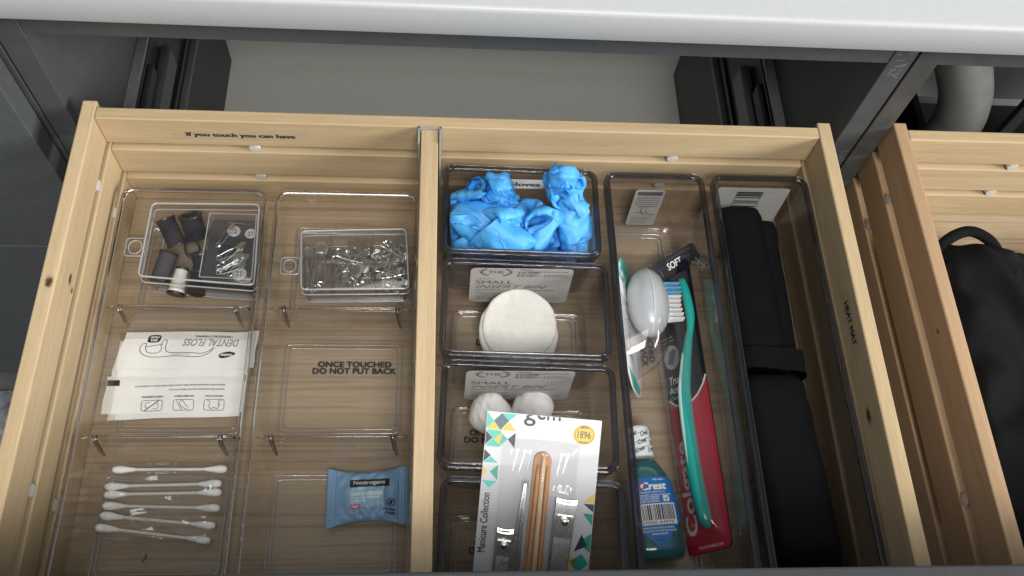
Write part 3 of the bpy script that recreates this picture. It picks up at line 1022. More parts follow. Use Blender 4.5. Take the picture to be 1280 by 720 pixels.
button(84.5, -42.2, 22.6, 4.8, 1, 'pearl button nearest the spools side at back of black case')
button(97.2, -44, 22.6, 4.4, -1, 'pearl button beside the outer lid wall at back of black case')
button(90.5, -68.5, 22.6, 3.6, 0.5, 'small pearl button lying under the pins in black case')
button(92.5, -78.5, 22.6, 5.4, -0.4, 'largest pearl button at front of black case')
b_ = MB().lathe([(0.1, 0), (5.2, 0), (5.4, 0.8), (4.6, 1.6), (3.8, 1.2), (0.1, 1.2)], (80.5, -59, 22.6), (0.05, 0, 1), 18).build('button', m_navy, None, smooth=40)
tag(b_, 'dark button lying in the middle of black case', 'button')


def pin_mesh(L, w, r):
    """closed safety pin lying along +x: wire loop, coil, folded cap"""
    mb = MB()
    pts = [(L, w * 0.5, 0)]
    pts += [(L * 0.55, w * 0.62, 0.2), (w * 0.75, w * 0.5, 0)]
    pts += [(w * 0.45 * math.cos(a) + 0.1 * w, w * 0.45 * math.sin(a), r * 2.0 * (a - math.pi / 2) / (2 * math.pi) ) for a in [math.pi * 0.5 + k * math.pi / 5 for k in range(0, 16)]]
    pts += [(w * 0.75, -w * 0.5, r), (L * 0.5, -w * 0.5, 0.1), (L, -w * 0.32, 0)]
    mb.tube(pts, r, 5)
    c = w * 0.5
    mb.loft([[(L - w * 0.7, -c, -r * 1.4), (L - w * 0.7, c, -r * 1.4), (L - w * 0.7, c, r * 1.4), (L - w * 0.7, -c, r * 1.4)],
             [(L + w * 0.15, -c * 1.05, -r * 1.9), (L + w * 0.15, c * 1.05, -r * 1.9), (L + w * 0.15, c * 1.05, r * 1.9), (L + w * 0.15, -c * 1.05, r * 1.9)],
             [(L + w * 0.6, -c * 0.6, -r * 1.2), (L + w * 0.6, c * 0.6, -r * 1.2), (L + w * 0.6, c * 0.6, r * 1.2), (L + w * 0.6, -c * 0.6, r * 1.2)]])
    me = bpy.data.meshes.new('safety_pin')
    me.from_pydata([Vector(p) * S for p in mb.v], [], mb.f)
    me.materials.append(m_pin)
    return me


PIN_L, PIN_M, PIN_S = pin_mesh(34, 7.0, 0.62), pin_mesh(25, 5.2, 0.50), pin_mesh(18, 4.2, 0.42)


def pin(me, x, y, z, a, tilt, roll, label, group):
    o = bpy.data.objects.new('safety_pin', me)
    col.objects.link(o)
    o.matrix_world = Matrix.Translation(Vector((x, y, z)) * S) @ Matrix.Rotation(R(a), 4, 'Z') @ Matrix.Rotation(R(-tilt), 4, 'Y') @ Matrix.Rotation(R(roll), 4, 'X')
    return tag(o, label, 'safety pin', group)


for x, y, z, a in ((77, -74, 24.2, 35), (79, -77, 25, 42), (76, -66, 24, 28), (74.5, -55, 23.6, 62), (78, -79, 26, 20), (86, -80, 24.5, 55), (80, -70, 26.5, 48), (88, -72, 24, 75)):
    pin(PIN_S, x, y, z, a, 3, rnd.uniform(-20, 20), 'small silver safety pin heaped under the black case lid', 'safety pins in the black case')
o = MB().tube([(80, -35.2, 24.5), (97, -36.6, 24.5)], [0.55, 0.2], 6).build('sewing_needle', m_pin)
tag(o, 'steel sewing needle lying at the back of black case', 'needle')

# ================================================================== SAFETY PIN BOX
pbx = clear_box('pin_box', 'clear plastic three part box full of safety pins', 'box',
                [(134.6, -42.8), (214.2, -39.3), (217.6, -91.0), (138.6, -93.0)], 3.4, 28, 21, clear('pin_box_plastic', (0.90, 0.90, 0.90), 0.04, 0.03, 0.12), m_frostedge, (135.5, -71, 23, 13.5, 14), taper=1.5)
for xa, xb in ((156.8, 160.2), (188.9, 192.2)):
    MB().loft([[(xa, -44.5, 4.5), (xa + 1, -44.5, 4.5), (xa + 1, -44.5, 25.5), (xa, -44.5, 25.5)], [(xb, -90, 4.5), (xb + 1, -90, 4.5), (xb + 1, -90, 25.5), (xb, -90, 25.5)]]).build('partition', m_frost, pbx)
rp = random.Random(21)
for k in range(5):
    x, y = 143 + 2.0 * k + rp.uniform(-1, 1), -86 + rp.uniform(-1, 1)
    pin(PIN_L, x, y, 8 + 2.6 * k, 90 + (-1) ** k * rp.uniform(4, 14), rp.uniform(0, 4), rp.uniform(-30, 30), 'large silver safety pin standing in the first compartment of pin box', 'large pins in the pin box')
for k in range(26):
    a = rp.uniform(50, 130) if k % 4 else rp.uniform(-50, 230)
    a += 180 * (k % 3 == 0)
    cx, cy = rp.uniform(168, 183), rp.uniform(-72, -60)
    ca, sa = math.cos(R(a)), math.sin(R(a))
    pin(PIN_M, cx - 12 * ca * (0.9 if abs(ca) < .5 else 0.7), cy - 12 * sa, 6 + 0.65 * k + rp.uniform(0, 1), a, rp.uniform(-6, 6), rp.uniform(-60, 60), 'medium silver safety pin jumbled in the middle compartment of pin box', 'medium pins in the pin box')
for k in range(34):
    a = rp.uniform(0, 360)
    cx, cy = rp.uniform(199, 207), rp.uniform(-80, -52)
    ca, sa = math.cos(R(a)), math.sin(R(a))
    pin(PIN_S, cx - 8.5 * ca, cy - 8.5 * sa, 6 + 0.5 * k + rp.uniform(0, 1), a, rp.uniform(-8, 8), rp.uniform(-70, 70), 'small silver safety pin jumbled in the last compartment of pin box', 'small pins in the pin box')

# ================================================================== DENTAL FLOSS SACHETS
def sachet(label, quad, z, amp, seed, curl=0.0):
    """flat paper sachet; quad = back-left, back-right, front-right, front-left"""
    q = [Vector((x, y, 0)) for x, y in quad]
    c = (q[0] + q[1] + q[2] + q[3]) / 4
    t = thing('floss_sachet', label, 'sachet', (c.x, c.y, z))
    r = random.Random(seed)
    p1, p2, p3 = r.uniform(0, 6), r.uniform(0, 6), r.uniform(0, 6)

    def hh(u, v):
        return z + amp * (1.2 + math.sin(u * 5 + p1) * 0.5 + math.sin(u * 11 + v * 3 + p2) * 0.25 + math.sin(v * 7 + p3) * 0.35) + curl * max(0, (u - 0.8) / 0.2) ** 2

    def P(u, v, e=0.0):
        p = (q[3] * (1 - u) + q[2] * u) * (1 - v) + (q[0] * (1 - u) + q[1] * u) * v
        return Vector((p.x + 0.35 * math.sin(v * 9 + p1), p.y + 0.35 * math.sin(u * 8 + p2), hh(u, v) + e))
    nu, nv = 36, 14
    mb = MB().grid(lambda a, b: P(a, b, 0.55 * min(1, 8 * a, 8 * (1 - a), 6 * b, 6 * (1 - b))), nu, nv)
    mb.grid(lambda a, b: P(1 - a, b, -0.35), nu, nv)
    mb.build('paper', m_paper, t, smooth=True, fixn=False)
    w = ((q[1] - q[0]).length + (q[2] - q[3]).length) / 2
    h = ((q[0] - q[3]).length + (q[1] - q[2]).length) / 2

    def fr(u, v, extra=0.0):      # printed upside down: u, v from the back-right corner
        return P(1 - u / w, 1 - v / h, 0.85 + extra)
    return t, fr, w, h


sachet('lower paper sachet peeking out under the white floss sachet with icons', [(12, -156), (104, -153), (101, -181.5), (10.5, -184.5)], 3.8, 0.5, 5)
t, fr, w, h = sachet('white paper sachet printed with three dental icons, its back side up', [(6.6, -153.4), (103.6, -150.4), (102.6, -179.6), (6.2, -181.2)], 6.2, 0.5, 3)
rect(t, w - 9, 3.2, w - 0.6, 7.6, fr, m_ink)
rect(t, 0.4, 1.5, 1.6, 6.5, fr, m_ink)
text(t, 'ADDRESS: ROOM 701 NEIGHBOUR GROUND STREET, SHANHU STREET, HAIZHU DISTRICT, GUANGZHOU CITY', fr, 46, 8.2, 62, 1.2, m_ink, bold=0.02)
text(t, 'MANUFACTURE: GUANGZHOU HAIR DAILY PRODUCTS CO.,LTD', fr, 34, 11.4, 38, 1.2, m_ink, bold=0.02)
for i, (s, uu) in enumerate((('REMOVES PLAQUE', 20), ('HIGH TENSILE STRENGTH', 41), ('RESISTS SHREDDING', 62.5))):
    uu += 0.4
    text(t, '• ' + s, fr, uu, 16.4, 13 + i * 0.9, 1.3, m_ink, bold=0.03)
    rr = rrect(uu - 7, 19, uu + 7, 27, 1.6, 3)
    strokes(t, [rr + [rr[0]]], 0.35, fr, m_ink)
    if i == 0:
        strokes(t, [smoothline([(uu - 5, 19.6), (uu - 3, 20.4), (uu - 3.6, 24), (uu - 2, 25.8), (uu, 24.8), (uu + 2, 25.8), (uu + 3.6, 24), (uu + 3, 20.4), (uu + 5, 19.6)], 4)], 0.32, fr, m_ink)
        text(t, '*', fr, uu - 3.5, 23, 1.6, 1.6, m_ink)
    if i == 1:
        strokes(t, [smoothline([(uu + 5, 19.4), (uu + 3.4, 23), (uu + 1.2, 26.4)], 4), smoothline([(uu + 2, 19.4), (uu + 0.5, 20), (uu - 1, 22.5), (uu - 3.5, 25)], 4),
                    smoothline([(uu + 2, 19.6), (uu + 2.8, 22), (uu + 0.5, 25), (uu - 3, 26.2)], 4)], 0.32, fr, m_ink)
    if i == 2:
        strokes(t, [[(uu - 4.6, 19.2), (uu + 4.6, 26.6)]], 0.6, fr, m_ink)
        strokes(t, [smoothline([(uu + 1, 20.6), (uu + 4, 20.8), (uu + 4.2, 24), (uu + 2, 24.6)], 4), smoothline([(uu - 1, 25.4), (uu - 4, 25), (uu - 4.2, 22), (uu - 3, 21.6)], 4)], 0.3, fr, m_ink)
sachet('lower paper sachet under the sachet with the floss pick drawing', [(11, -126), (106.5, -121), (106, -153), (8.8, -153.8)], 6.6, 0.45, 9)
t, fr, w, h = sachet('white paper sachet printed DENTAL FLOSS with an outlined floss pick', [(15, -120.0), (109.0, -118.6), (107.5, -148.0), (9.2, -149.0)], 8.8, 0.8, 14, curl=3.0)
text(t, '■ INDIVIDUALLY WRAPPED'.replace('■', '•'), fr, 32.5, 4.2, 27, 1.7, m_ink, bold=0.02)
text(t, 'DENTAL FLOSS', fr, 33.5, 9.2, 39, 5.4, m_ink, bold=0.012, shear=0.12)
text(t, 'DENTAL FLOSS', fr, 33.5, 9.2, 38.2, 4.5, m_paper, bold=-0.030, shear=0.12, extra=0.1)
blob = [(74.5 + 4.6 * abs(math.cos(a)) ** 0.6 * (1 if math.cos(a) > 0 else -1), 6.0 + 3.2 * abs(math.sin(a)) ** 0.6 * (1 if math.sin(a) > 0 else -1)) for a in [2 * math.pi * k / 24 for k in range(24)]]
poly(t, blob, fr, m_ink)
text(t, 'FREE', fr, 74.5, 4.8, 6.0, 1.7, m_white, bold=0.03, extra=0.12)
text(t, 'BPA', fr, 74.5, 7.3, 4.6, 1.7, m_white, bold=0.03, extra=0.12)
leaf = smoothline([(14, 17.6), (18, 16.0), (23, 16.8), (25.6, 18.6), (25, 20.6), (22, 21), (17, 19.4)], 4, closed=True)
poly(t, [(p[0], p[1]) for p in leaf], fr, m_ink)
text(t, 'xuedear', fr, 20.5, 18.8, 8.6, 1.9, m_white, bold=0.03, shear=0.2, extra=0.12)
pickl = smoothline([(30, 12.8), (33, 15.5), (38, 17.6), (46, 17.2), (56, 17.4), (62, 16.6), (64.2, 13), (65, 7.6), (67.2, 7), (68, 9), (67.4, 13)], 5)
pickl2 = smoothline([(30, 12.8), (32.5, 16.8), (38, 19.8), (46, 20.2), (56, 19.8), (66, 20.6), (74, 20.2), (79.4, 17.4), (81.6, 13.6), (81, 10.2), (78.6, 9.8), (78, 12.6), (75.6, 16.8), (70, 17.6), (67, 16.4), (66.6, 13)], 5)
strokes(t, [[(p[0], p[1]) for p in pickl], [(p[0], p[1]) for p in pickl2], [(67, 10.6), (78.4, 12.6)]], 0.42, fr, m_ink)
strokes(t, [[(46 + 1.5 * i, 17.9), (46 + 1.5 * i, 19.3)] for i in range(9)], 0.3, fr, m_ink)

# ================================================================== COTTON SWABS IN A SLEEVE
for i, (xa, ya, xb, yb) in enumerate(((21.1, -220.8, 97.1, -220.6), (18.3, -232.3, 94.5, -230.5), (18.8, -237.7, 95.2, -236.5), (19, -245.1, 95.4, -247.2), (18.6, -251.4, 93.7, -258.9), (17, -259.2, 91.8, -268.7))):
    a, b = Vector((xa, ya, 7.4)), Vector((xb, yb, 7.4))
    L = (b - a).length
    t = thing('cotton_swab', ['white cotton swab closest to the tray divider, apart from the rest', 'second cotton swab counted from the tray divider', 'third cotton swab counted from the tray divider',
                              'fourth cotton swab counted from the tray divider', 'fifth cotton swab counted from the tray divider, slanting', 'slanting cotton swab farthest from the tray divider'][i], 'cotton swab', tuple(a), group='cotton swabs in the clear sleeve')
    MB().tube([a + (b - a) * k / 8 + Vector((0, 0, 0.2 * math.sin(k))) for k in range(9)], 1.15, 8).build('stick', m_stick, t, smooth=True)
    for p, d in ((a, (b - a) / L), (b, (a - b) / L)):
        pr = [(0.1, 0), (1.3, 0.25), (2.1, 1.0), (2.6, 2.4), (2.75, 4.5), (2.55, 7), (2.1, 10), (1.6, 13), (1.25, 15), (1.1, 15.2)]
        mb = MB().lathe([(r * rnd.uniform(0.95, 1.05), hh) for r, hh in pr], p, d, 14)
        mb.build('cotton_tip', m_cotton, t, smooth=True)
slv = thing('swab_sleeve', 'crinkled clear plastic sleeve printed OPEN around the cotton swabs', 'sleeve', (56, -246, 4))
rs = random.Random(4)
ph = [rs.uniform(0, 6) for _ in range(8)]


def slvf(u, v):
    x = 11.5 + 88 * u + 2.5 * v * (1 - 2 * u) + 0.6 * math.sin(v * 17)
    y = -215.5 - 60 * v + 0.8 * math.sin(u * 13 + ph[0])
    e = min(1, 9 * u, 9 * (1 - u), 7 * v, 7 * (1 - v))
    z = 3.6 + e * (6.6 + 0.5 * math.sin(u * 9 + v * 21 + ph[1]) + 0.35 * math.sin(u * 23 - v * 13 + ph[2]) + 0.4 * math.sin(v * 34 + ph[3] + 2 * math.sin(u * 5)))
    return (x, y, z)


film = MB().grid(slvf, 60, 44).build('film', m_film, slv, smooth=True)
mwhite = plain('pale_film_print', (0.62, 0.60, 0.56), 0.6)
for x, y in ((54.5, -217.8), (55, -224), (50, -255.5)):
    f = frame((x, y, 10.9), (-1, 0, 0), (0, -1, 0), lift=0.2)
    text(slv, '←  OPEN  →', f, 0, 0, 19, 1.7, mwhite)
o = MB().tube(smoothline([(48.5, -281, 3.6), (50, -279.4, 3.8), (51, -277.6, 4.2), (50.4, -276, 3.8)], 4), 0.35, 5).build('lint_strand', m_ink)
tag(o, 'tiny dark curl of lint on the tray floor below the swabs', 'lint')

# ================================================================== WIPE PACKET
wp = thing('wipe_packet', 'blue foil makeup remover wipe packet with crimped ends', 'packet', mw=rotz((192.5, -240.2, 3.6), 1.0))


def wip(u, v, s=1, e=0.0):
    """u, v in -1..1"""
    x = 27.0 * u
    y = 20.6 * v * (1 - 0.19 * (1 - u * u) * abs(v)) + 0.8 * u
    side = max(0.0, 1 - abs(u) / 0.80)
    puff = (min(1, side * 2.1)) ** 0.75 * max(0.0, 1 - abs(v) ** 3.2) ** 0.6
    z = 4.2 + s * (0.4 + 5.2 * puff)
    wr = 0.55 * math.sin(9 * u + 5 * v) + 0.45 * math.sin(14 * v - 7 * u + 1.5) + 0.5 * math.sin(21 * u - 9 * v * v)
    z += s * 0.55 * wr * (0.35 + puff) * (1 if abs(u) < 0.8 else 0.3)
    if abs(u) > 0.76:
        z += 0.35 * math.cos((abs(u) - 0.76) * 27 * 2 * math.pi / 2.2)
    # creases pulled toward the front edge
    z -= s * 2.2 * puff * math.exp(-((u - 0.25 - 0.3 * (v + 0.5)) / 0.10) ** 2) * max(0, -v) ** 0.8
    z -= s * 1.6 * puff * math.exp(-((u + 0.25 + 0.4 * (v + 0.5)) / 0.10) ** 2) * max(0, -v) ** 0.8
    return (x, y, z + e)


mb = MB().grid(lambda a, b: wip(2 * a - 1, 2 * b - 1), 84, 48)
mb.grid(lambda a, b: wip(1 - 2 * a, 2 * b - 1, -0.55), 60, 30)
mb.build('foil', m_wipe, wp, smooth=True, local=True, fixn=False)


def wfr(u, v, e=0.0):
    return WM[wp.name] @ (Vector(wip(u / 27.0, v / 20.3, 1, 0.35 + e)) * S) / S


rect(wp, -11, -9, 11.5, 10.5, wfr, m_wipelight, nu=20, nv=20)
rect(wp, -11.5, 5.5, 15, 11.4, wfr, m_ink, extra=0.25, nu=24, nv=6)
text(wp, 'Neutrogena', wfr, 1.6, 8.4, 21, 4.0, m_white, extra=0.5)
text(wp, 'MAKEUP REMOVER', wfr, 0, 0.6, 21.5, 2.4, m_white, bold=0.03, extra=0.35)
text(wp, 'ULTRA-SOFT CLEANSING', wfr, -0.8, -2.0, 19.5, 1.5, m_white, bold=0.02, extra=0.35)
text(wp, 'TOWELETTE', wfr, -5.5, -4.2, 9.5, 1.5, m_white, bold=0.02, extra=0.35)
rect(wp, -11, -9.8, -4.2, -6.6, wfr, m_pink, extra=0.35, nu=5, nv=3)
text(wp, 'Single', wfr, -7.6, -8.2, 5, 1.7, m_white, bold=0.03, extra=0.6)
strokes(wp, [[(16.2 + 2.5 * math.cos(a), -5.6 + 2.5 * math.sin(a)) for a in [2 * math.pi * k / 20 for k in range(21)]], [(14.6, -7.2), (17.9, -4)]], 0.5, wfr, m_ink, extra=0.35)
poly(wp, [(15.4, -7), (16.8, -7), (17.2, -4.8), (16.4, -3.8), (15.4, -5)], wfr, m_ink, extra=0.35)
text(wp, 'Do Not', wfr, 15.2, -10.8, 7.4, 2.0, m_ink, bold=0.03, extra=0.4)
text(wp, 'Flush', wfr, 16.0, -13.6, 6.4, 2.0, m_ink, bold=0.03, extra=0.4)
fineprint(wp, -16, 15.2, 8, 1.0, wfr, m_wipelight, 33, extra=0.3)
fineprint(wp, -18, -15.6, 26, 1.2, wfr, m_wipelight, 34, extra=0.5)

# ================================================================== GLOVES (crumpled by a small cloth solver)
def crumple(seed, centre, radii, tilt, L, C, nu=18, nv=17, steps=170, others=None):
    rg = np.random.default_rng(seed)
    i, j = np.meshgrid(np.arange(nu), np.arange(nv))
    i, j = i.ravel(), j.ravel()
    th = 2 * np.pi * i / nu
    taper = 1 - 0.25 * (j / (nv - 1))
    rr = C / (2 * np.pi)
    p = np.stack([rr * 1.35 * np.cos(th) * taper, rr * 0.35 * np.sin(th) * taper, (j / (nv - 1) - 0.5) * L], 1)
    rest_p = p.copy()
    idx = lambda a, b: (b % nv) * nu + (a % nu)
    E, K = [], []
    for da, db, k in ((1, 0, 1.0), (0, 1, 1.0), (1, 1, 0.6), (-1, 1, 0.6), (2, 0, 0.10), (0, 2, 0.10)):
        ok = (j + db) < nv
        E.append(np.stack([idx(i[ok], j[ok]), idx(i[ok] + da, j[ok] + db)], 1))
        K.append(np.full(ok.sum(), k))
    # close the finger end
    ok = (j == nv - 1) & (i < nu // 2)
    E.append(np.stack([idx(i[ok], j[ok]), idx(nu - 1 - i[ok], j[ok])], 1))
    K.append(np.full(ok.sum(), 0.8))
    E, K = np.concatenate(E), np.concatenate(K)
    rl = np.linalg.norm(rest_p[E[:, 0]] - rest_p[E[:, 1]], axis=1)
    rl[-(nu // 2):] = 1.0
    cnt = np.bincount(E.ravel(), minlength=len(p)).astype(float)[:, None]
    q = rg.normal(size=(3, 3))
    Q, _ = np.linalg.qr(q)
    if tilt is not None:
        Q = np.array(Matrix.Rotation(R(tilt[0]), 3, 'X') @ Matrix.Rotation(R(tilt[1]), 3, 'Y') @ Matrix.Rotation(R(tilt[2]), 3, 'Z'))
    A = np.array(Matrix.Rotation(R(tilt[0]), 3, 'X') @ Matrix.Rotation(R(tilt[1]), 3, 'Y')) if tilt is not None else np.eye(3)
    p = p @ Q.T
    radii = np.array(radii, float)
    v = np.zeros_like(p)
    kk = rg.normal(size=(5, 3)) * 0.05
    pp = rg.uniform(0, 6, 5)
    dd = rg.normal(size=(5, 3))
    for s in range(steps):
        f = min(1.0, s / (steps * 0.65))
        big = np.maximum(radii, L * 0.6) * (1 - f) + radii * f
        old = p.copy()
        v *= 0.9
        if s < steps * 0.6:
            for n in range(5):
                v += 0.16 * np.sin(p @ kk[n] * 2 + pp[n])[:, None] * dd[n]
        p = p + v
        for _ in range(6):
            d = p[E[:, 1]] - p[E[:, 0]]
            l = np.linalg.norm(d, axis=1) + 1e-6
            c = (K * (l - rl) / l * 0.5)[:, None] * d
            acc = np.zeros_like(p)
            np.add.at(acc, E[:, 0], c)
            np.add.at(acc, E[:, 1], -c)
            p = p + acc / cnt * 2.6
        lp = p @ A
        dn = lp / (np.linalg.norm(lp, axis=1)[:, None] + 1e-6)
        lump = 1 + 0.16 * np.sin(dn @ kk[0] * 60 + pp[0]) + 0.14 * np.sin(dn @ kk[1] * 90 + pp[1]) + 0.10 * np.sin(dn @ kk[2] * 140 + pp[2])
        r = (np.abs(lp / big) ** 3).sum(1) ** (1 / 3) / lump
        out = r > 1
        lp[out] *= (1 + 0.35 * (1 / r[out] - 1))[:, None]
        p = lp @ A.T
        if s % 4 == 3 and s > steps * 0.3:
            df = p[:, None, :] - p[None, :, :]
            d2 = (df ** 2).sum(2)
            near = d2 < 5.2 ** 2
            di = np.abs(i[:, None] - i[None, :])
            di = np.minimum(di, nu - di)
            near &= (di + np.abs(j[:, None] - j[None, :])) > 2
            dist = np.sqrt(d2) + 1e-6
            w = np.where(near, (5.2 - dist) / dist * 0.3, 0)
            p = p + np.einsum('ij,ijk->ik', w, df)
        v = (p - old) * 0.8
    # finer grid: flat facets between folds, edges softened a little
    g = p.reshape(nv, nu, 3)
    K_ = 4
    gw = np.concatenate([g, g[:, :1]], 1)
    fu = np.arange(nu * K_) / K_
    a0 = np.floor(fu).astype(int)
    ta = (fu - a0)[None, :, None]
    fv = np.arange((nv - 1) * K_ + 1) / K_
    b0 = np.minimum(np.floor(fv).astype(int), nv - 2)
    tb_ = (fv - b0)[:, None, None]
    P00, P10 = gw[b0][:, a0], gw[b0][:, a0 + 1]
    P01, P11 = gw[b0 + 1][:, a0], gw[b0 + 1][:, a0 + 1]
    flip = (((a0[None, :] * 7 + b0[:, None] * 13) % 5) < 2)[..., None]
    # each cell split into two flat triangles, along one diagonal or the other
    lo = P00 + (P10 - P00) * ta + (P11 - P10) * tb_
    hi = P00 + (P01 - P00) * tb_ + (P11 - P01) * ta
    t1_ = np.where(ta > tb_, lo, hi)
    lo2 = P00 + (P10 - P00) * ta + (P01 - P00) * tb_
    hi2 = P11 + (P01 - P11) * (1 - ta) + (P10 - P11) * (1 - tb_)
    t2_ = np.where(ta + tb_ < 1, lo2, hi2)
    g = np.where(flip, t2_, t1_)
    for _ in range(2):
        s_ = (np.roll(g, 1, 1) + np.roll(g, -1, 1)) / 2
        q_ = g.copy()
        q_[1:-1] = (g[2:] + g[:-2]) / 2
        g = g * 0.4 + (s_ + q_) * 0.3
    nv, nu = g.shape[:2]
    du_ = np.roll(g, -1, 1) - np.roll(g, 1, 1)
    dv_ = np.gradient(g, axis=0)
    nn = np.cross(du_, dv_)
    nn /= np.linalg.norm(nn, axis=2)[..., None] + 1e-6
    disp = np.zeros(g.shape[:2])
    warp = 0.8 * np.sin(g @ (rg.normal(size=3) * 0.2) + 1.0)
    for n in range(4):
        w_ = rg.normal(size=3)
        w_ *= (0.16 + 0.07 * n) / np.linalg.norm(w_)
        disp -= 0.5 * (1 - 2 * np.abs(np.sin(g @ w_ + rg.uniform(0, 6) + warp))) ** 2
    p = (g + nn * disp[..., None]).reshape(-1, 3)
    p = p + np.array(centre)
    faces = []
    for b in range(nv - 1):
        for a in range(nu):
            faces.append((b * nu + a, b * nu + (a + 1) % nu, (b + 1) * nu + (a + 1) % nu, (b + 1) * nu + a))
    return p, faces


GL = [  # centre, radii, tilt, length, circumference, label
    ((262, -54, 46), (20, 31, 38), (15, 10, 20), 150, 150, 'crumpled blue glove squeezed against the bin wall beside the wooden divider'),
    ((292, -32, 63), (29, 15, 27), (4, -8, 80), 105, 165, 'blue glove with a broad open cuff beside the paper label in the bin'),
    ((284, -66, 46), (28, 19, 34), (10, -20, 60), 150, 145, 'crumpled blue glove pressed to the front wall of its bin'),
    ((306, -48, 42), (26, 27, 34), (10, 30, 10), 150, 155, 'crumpled blue glove in the middle of the heap'),
    ((321, -66, 54), (24, 19, 36), (10, -12, 30), 145, 145, 'wrinkled blue glove below the twisted standing glove'),
    ((339, -50, 50), (18, 32, 40), (-8, -10, 70), 150, 150, 'crumpled blue glove squeezed against the wall of the toothbrush bin'),
    ((326, -38, 86), (15, 15, 44), (-24, 10, 0), 135, 105, 'twisted blue glove standing up above the bin rim'),
    ((284, -54, 67), (20, 14, 17), (20, 30, 40), 95, 105, 'small knotted end of blue glove on top of the heap'),
    ((264, -36, 44), (19, 17, 38), (0, 0, 40), 130, 120, 'blue glove tucked behind the heap in the corner nearest the divider clip'),
]
for k, (c, rad, tl, L, C, lab) in enumerate(GL):
    p, fs = crumple(100 + k, c, rad, tl, L, C)
    # stay inside the bin walls
    lim = 3.2 * np.clip((72 - p[:, 2]) / 66, 0, 1)
    inside = p[:, 2] < 74
    p[inside, 0] = np.clip(p[inside, 0], 246.5 + lim[inside], 350.5 - lim[inside])
    p[inside, 1] = np.clip(p[inside, 1], -82.0 + lim[inside], -21 - lim[inside])
    p[:, 2] = np.maximum(p[:, 2], 4.6)
    mb = MB().add([tuple(q) for q in p], fs)
    o = mb.build('nitrile_glove', m_glove, None, smooth=True, fixn=False)
    tag(o, lab or 'crumpled blue nitrile glove heaped inside the clear bin', 'glove', None if lab else 'gloves heaped in the bin')

# ================================================================== COTTON PADS AND BALLS
PADS = (((300.5, -126.5, 18.5), 27.6, 'bottom round cotton pad of the leaning stack'), ((296.0, -122.5, 21.5), 27.4, 'middle round cotton pad of the leaning stack'), ((298.6, -120.0, 26.0), 27.6, 'top round cotton pad of the leaning stack, face fully visible'))
for k, (cpos, r, lab) in enumerate(PADS):
    rp = random.Random(k + 3)
    rotm = Matrix.Rotation(R(29 + 2 * k), 4, 'X') @ Matrix.Rotation(R(2 - k), 4, 'Y')
    n = 64

    def rad(a):
        return r * (1 + 0.012 * math.sin(3 * a + k) + 0.007 * math.sin(7 * a + 2 * k) + 0.004 * math.sin(19 * a))
    dots = [(rp.uniform(-0.8, 0.8) * r, rp.uniform(-0.8, 0.8) * r) for _ in range(26)]
    rings = []
    for f, zz in ((0.55, -4.0), (0.92, -4.0), (0.985, -3.2), (1.0, -2.0), (0.99, -1.0), (0.965, -0.35), (0.93, 0), (0.87, 0.1), (0.8, 0.12), (0.7, 0.1), (0.6, 0.1), (0.5, 0.1), (0.4, 0.1), (0.3, 0.1), (0.2, 0.1), (0.1, 0.1), (0.03, 0.1)):
        rg = []
        for i in range(n):
            a = 2 * math.pi * i / n
            px_, py_ = rad(a) * f * math.cos(a), rad(a) * f * math.sin(a)
            dz = -0.35 * sum(math.exp(-((px_ - u) ** 2 + (py_ - v) ** 2) / 5.0) for u, v in dots) if zz > -0.2 else 0
            rg.append(Vector(cpos) + rotm @ Vector((px_, py_, zz + dz + rp.uniform(-0.06, 0.06))))
        rings.append(rg)
    o = MB().loft(rings).build('cotton_pad', m_pad, None, smooth=True)
    tag(o, lab, 'cotton pad', 'stacked cotton pads')

for k, (x, y, z, r, lab) in enumerate(((276.4, -185.5, 22.5, 15.0, 'fluffy cotton ball resting against the bin side wall next to the divider'), (306.4, -183.5, 22.5, 15.2, 'fluffy cotton ball behind the middle of the manicure card'))):
    t = thing('cotton_ball', lab, 'cotton ball', (x, y, 4))
    bm = bmesh.new()
    bmesh.ops.create_icosphere(bm, subdivisions=5, radius=1.0)
    rk = np.random.default_rng(k + 11)
    kk = rk.normal(size=(10, 3)) * np.array([2.2] * 4 + [5.0] * 3 + [10.0] * 3)[:, None]
    ph = rk.uniform(0, 6, 10)
    am = [0.030] * 4 + [0.018] * 3 + [0.009] * 3
    vs = []
    fib = MB()
    rf = random.Random(k)
    for vtx in bm.verts:
        d = np.array(vtx.co[:])
        rr = r * (1 + sum(a * math.sin(float(np.dot(q_, d)) + p_) for a, q_, p_ in zip(am, kk, ph)))
        vs.append((x + d[0] * rr, y + d[1] * rr * 0.97, z + d[2] * rr * 0.95))
    mb = MB().add(vs, [tuple(v.index for v in f.verts) for f in bm.faces])
    bm.free()
    mb.build('body', m_cotton, t, smooth=True)
    for _ in range(1500):
        b0 = Vector(rf.choice(vs))
        c0 = Vector((x, y, z))
        d = (b0 - c0).normalized()
        tg = d.cross(Vector((rf.uniform(-1, 1), rf.uniform(-1, 1), rf.uniform(-1, 1)))).normalized()
        l = rf.uniform(1.0, 3.4)
        e = rf.uniform(0.2, 0.9)
        pts = [b0 - tg * l * 0.5 - d * 0.3, b0 + d * e, b0 + tg * l * 0.5 - d * 0.3 * rf.uniform(-1, 1)]
        wv = d.cross(tg) * 0.045
        fib.add([pts[0] - wv, pts[0] + wv, pts[1] + wv, pts[1] - wv, pts[2] + wv, pts[2] - wv], [(0, 1, 2, 3), (3, 2, 4, 5)])
    fib.build('loose_fibres', m_cotton, t, kind='stuff', fixn=False)

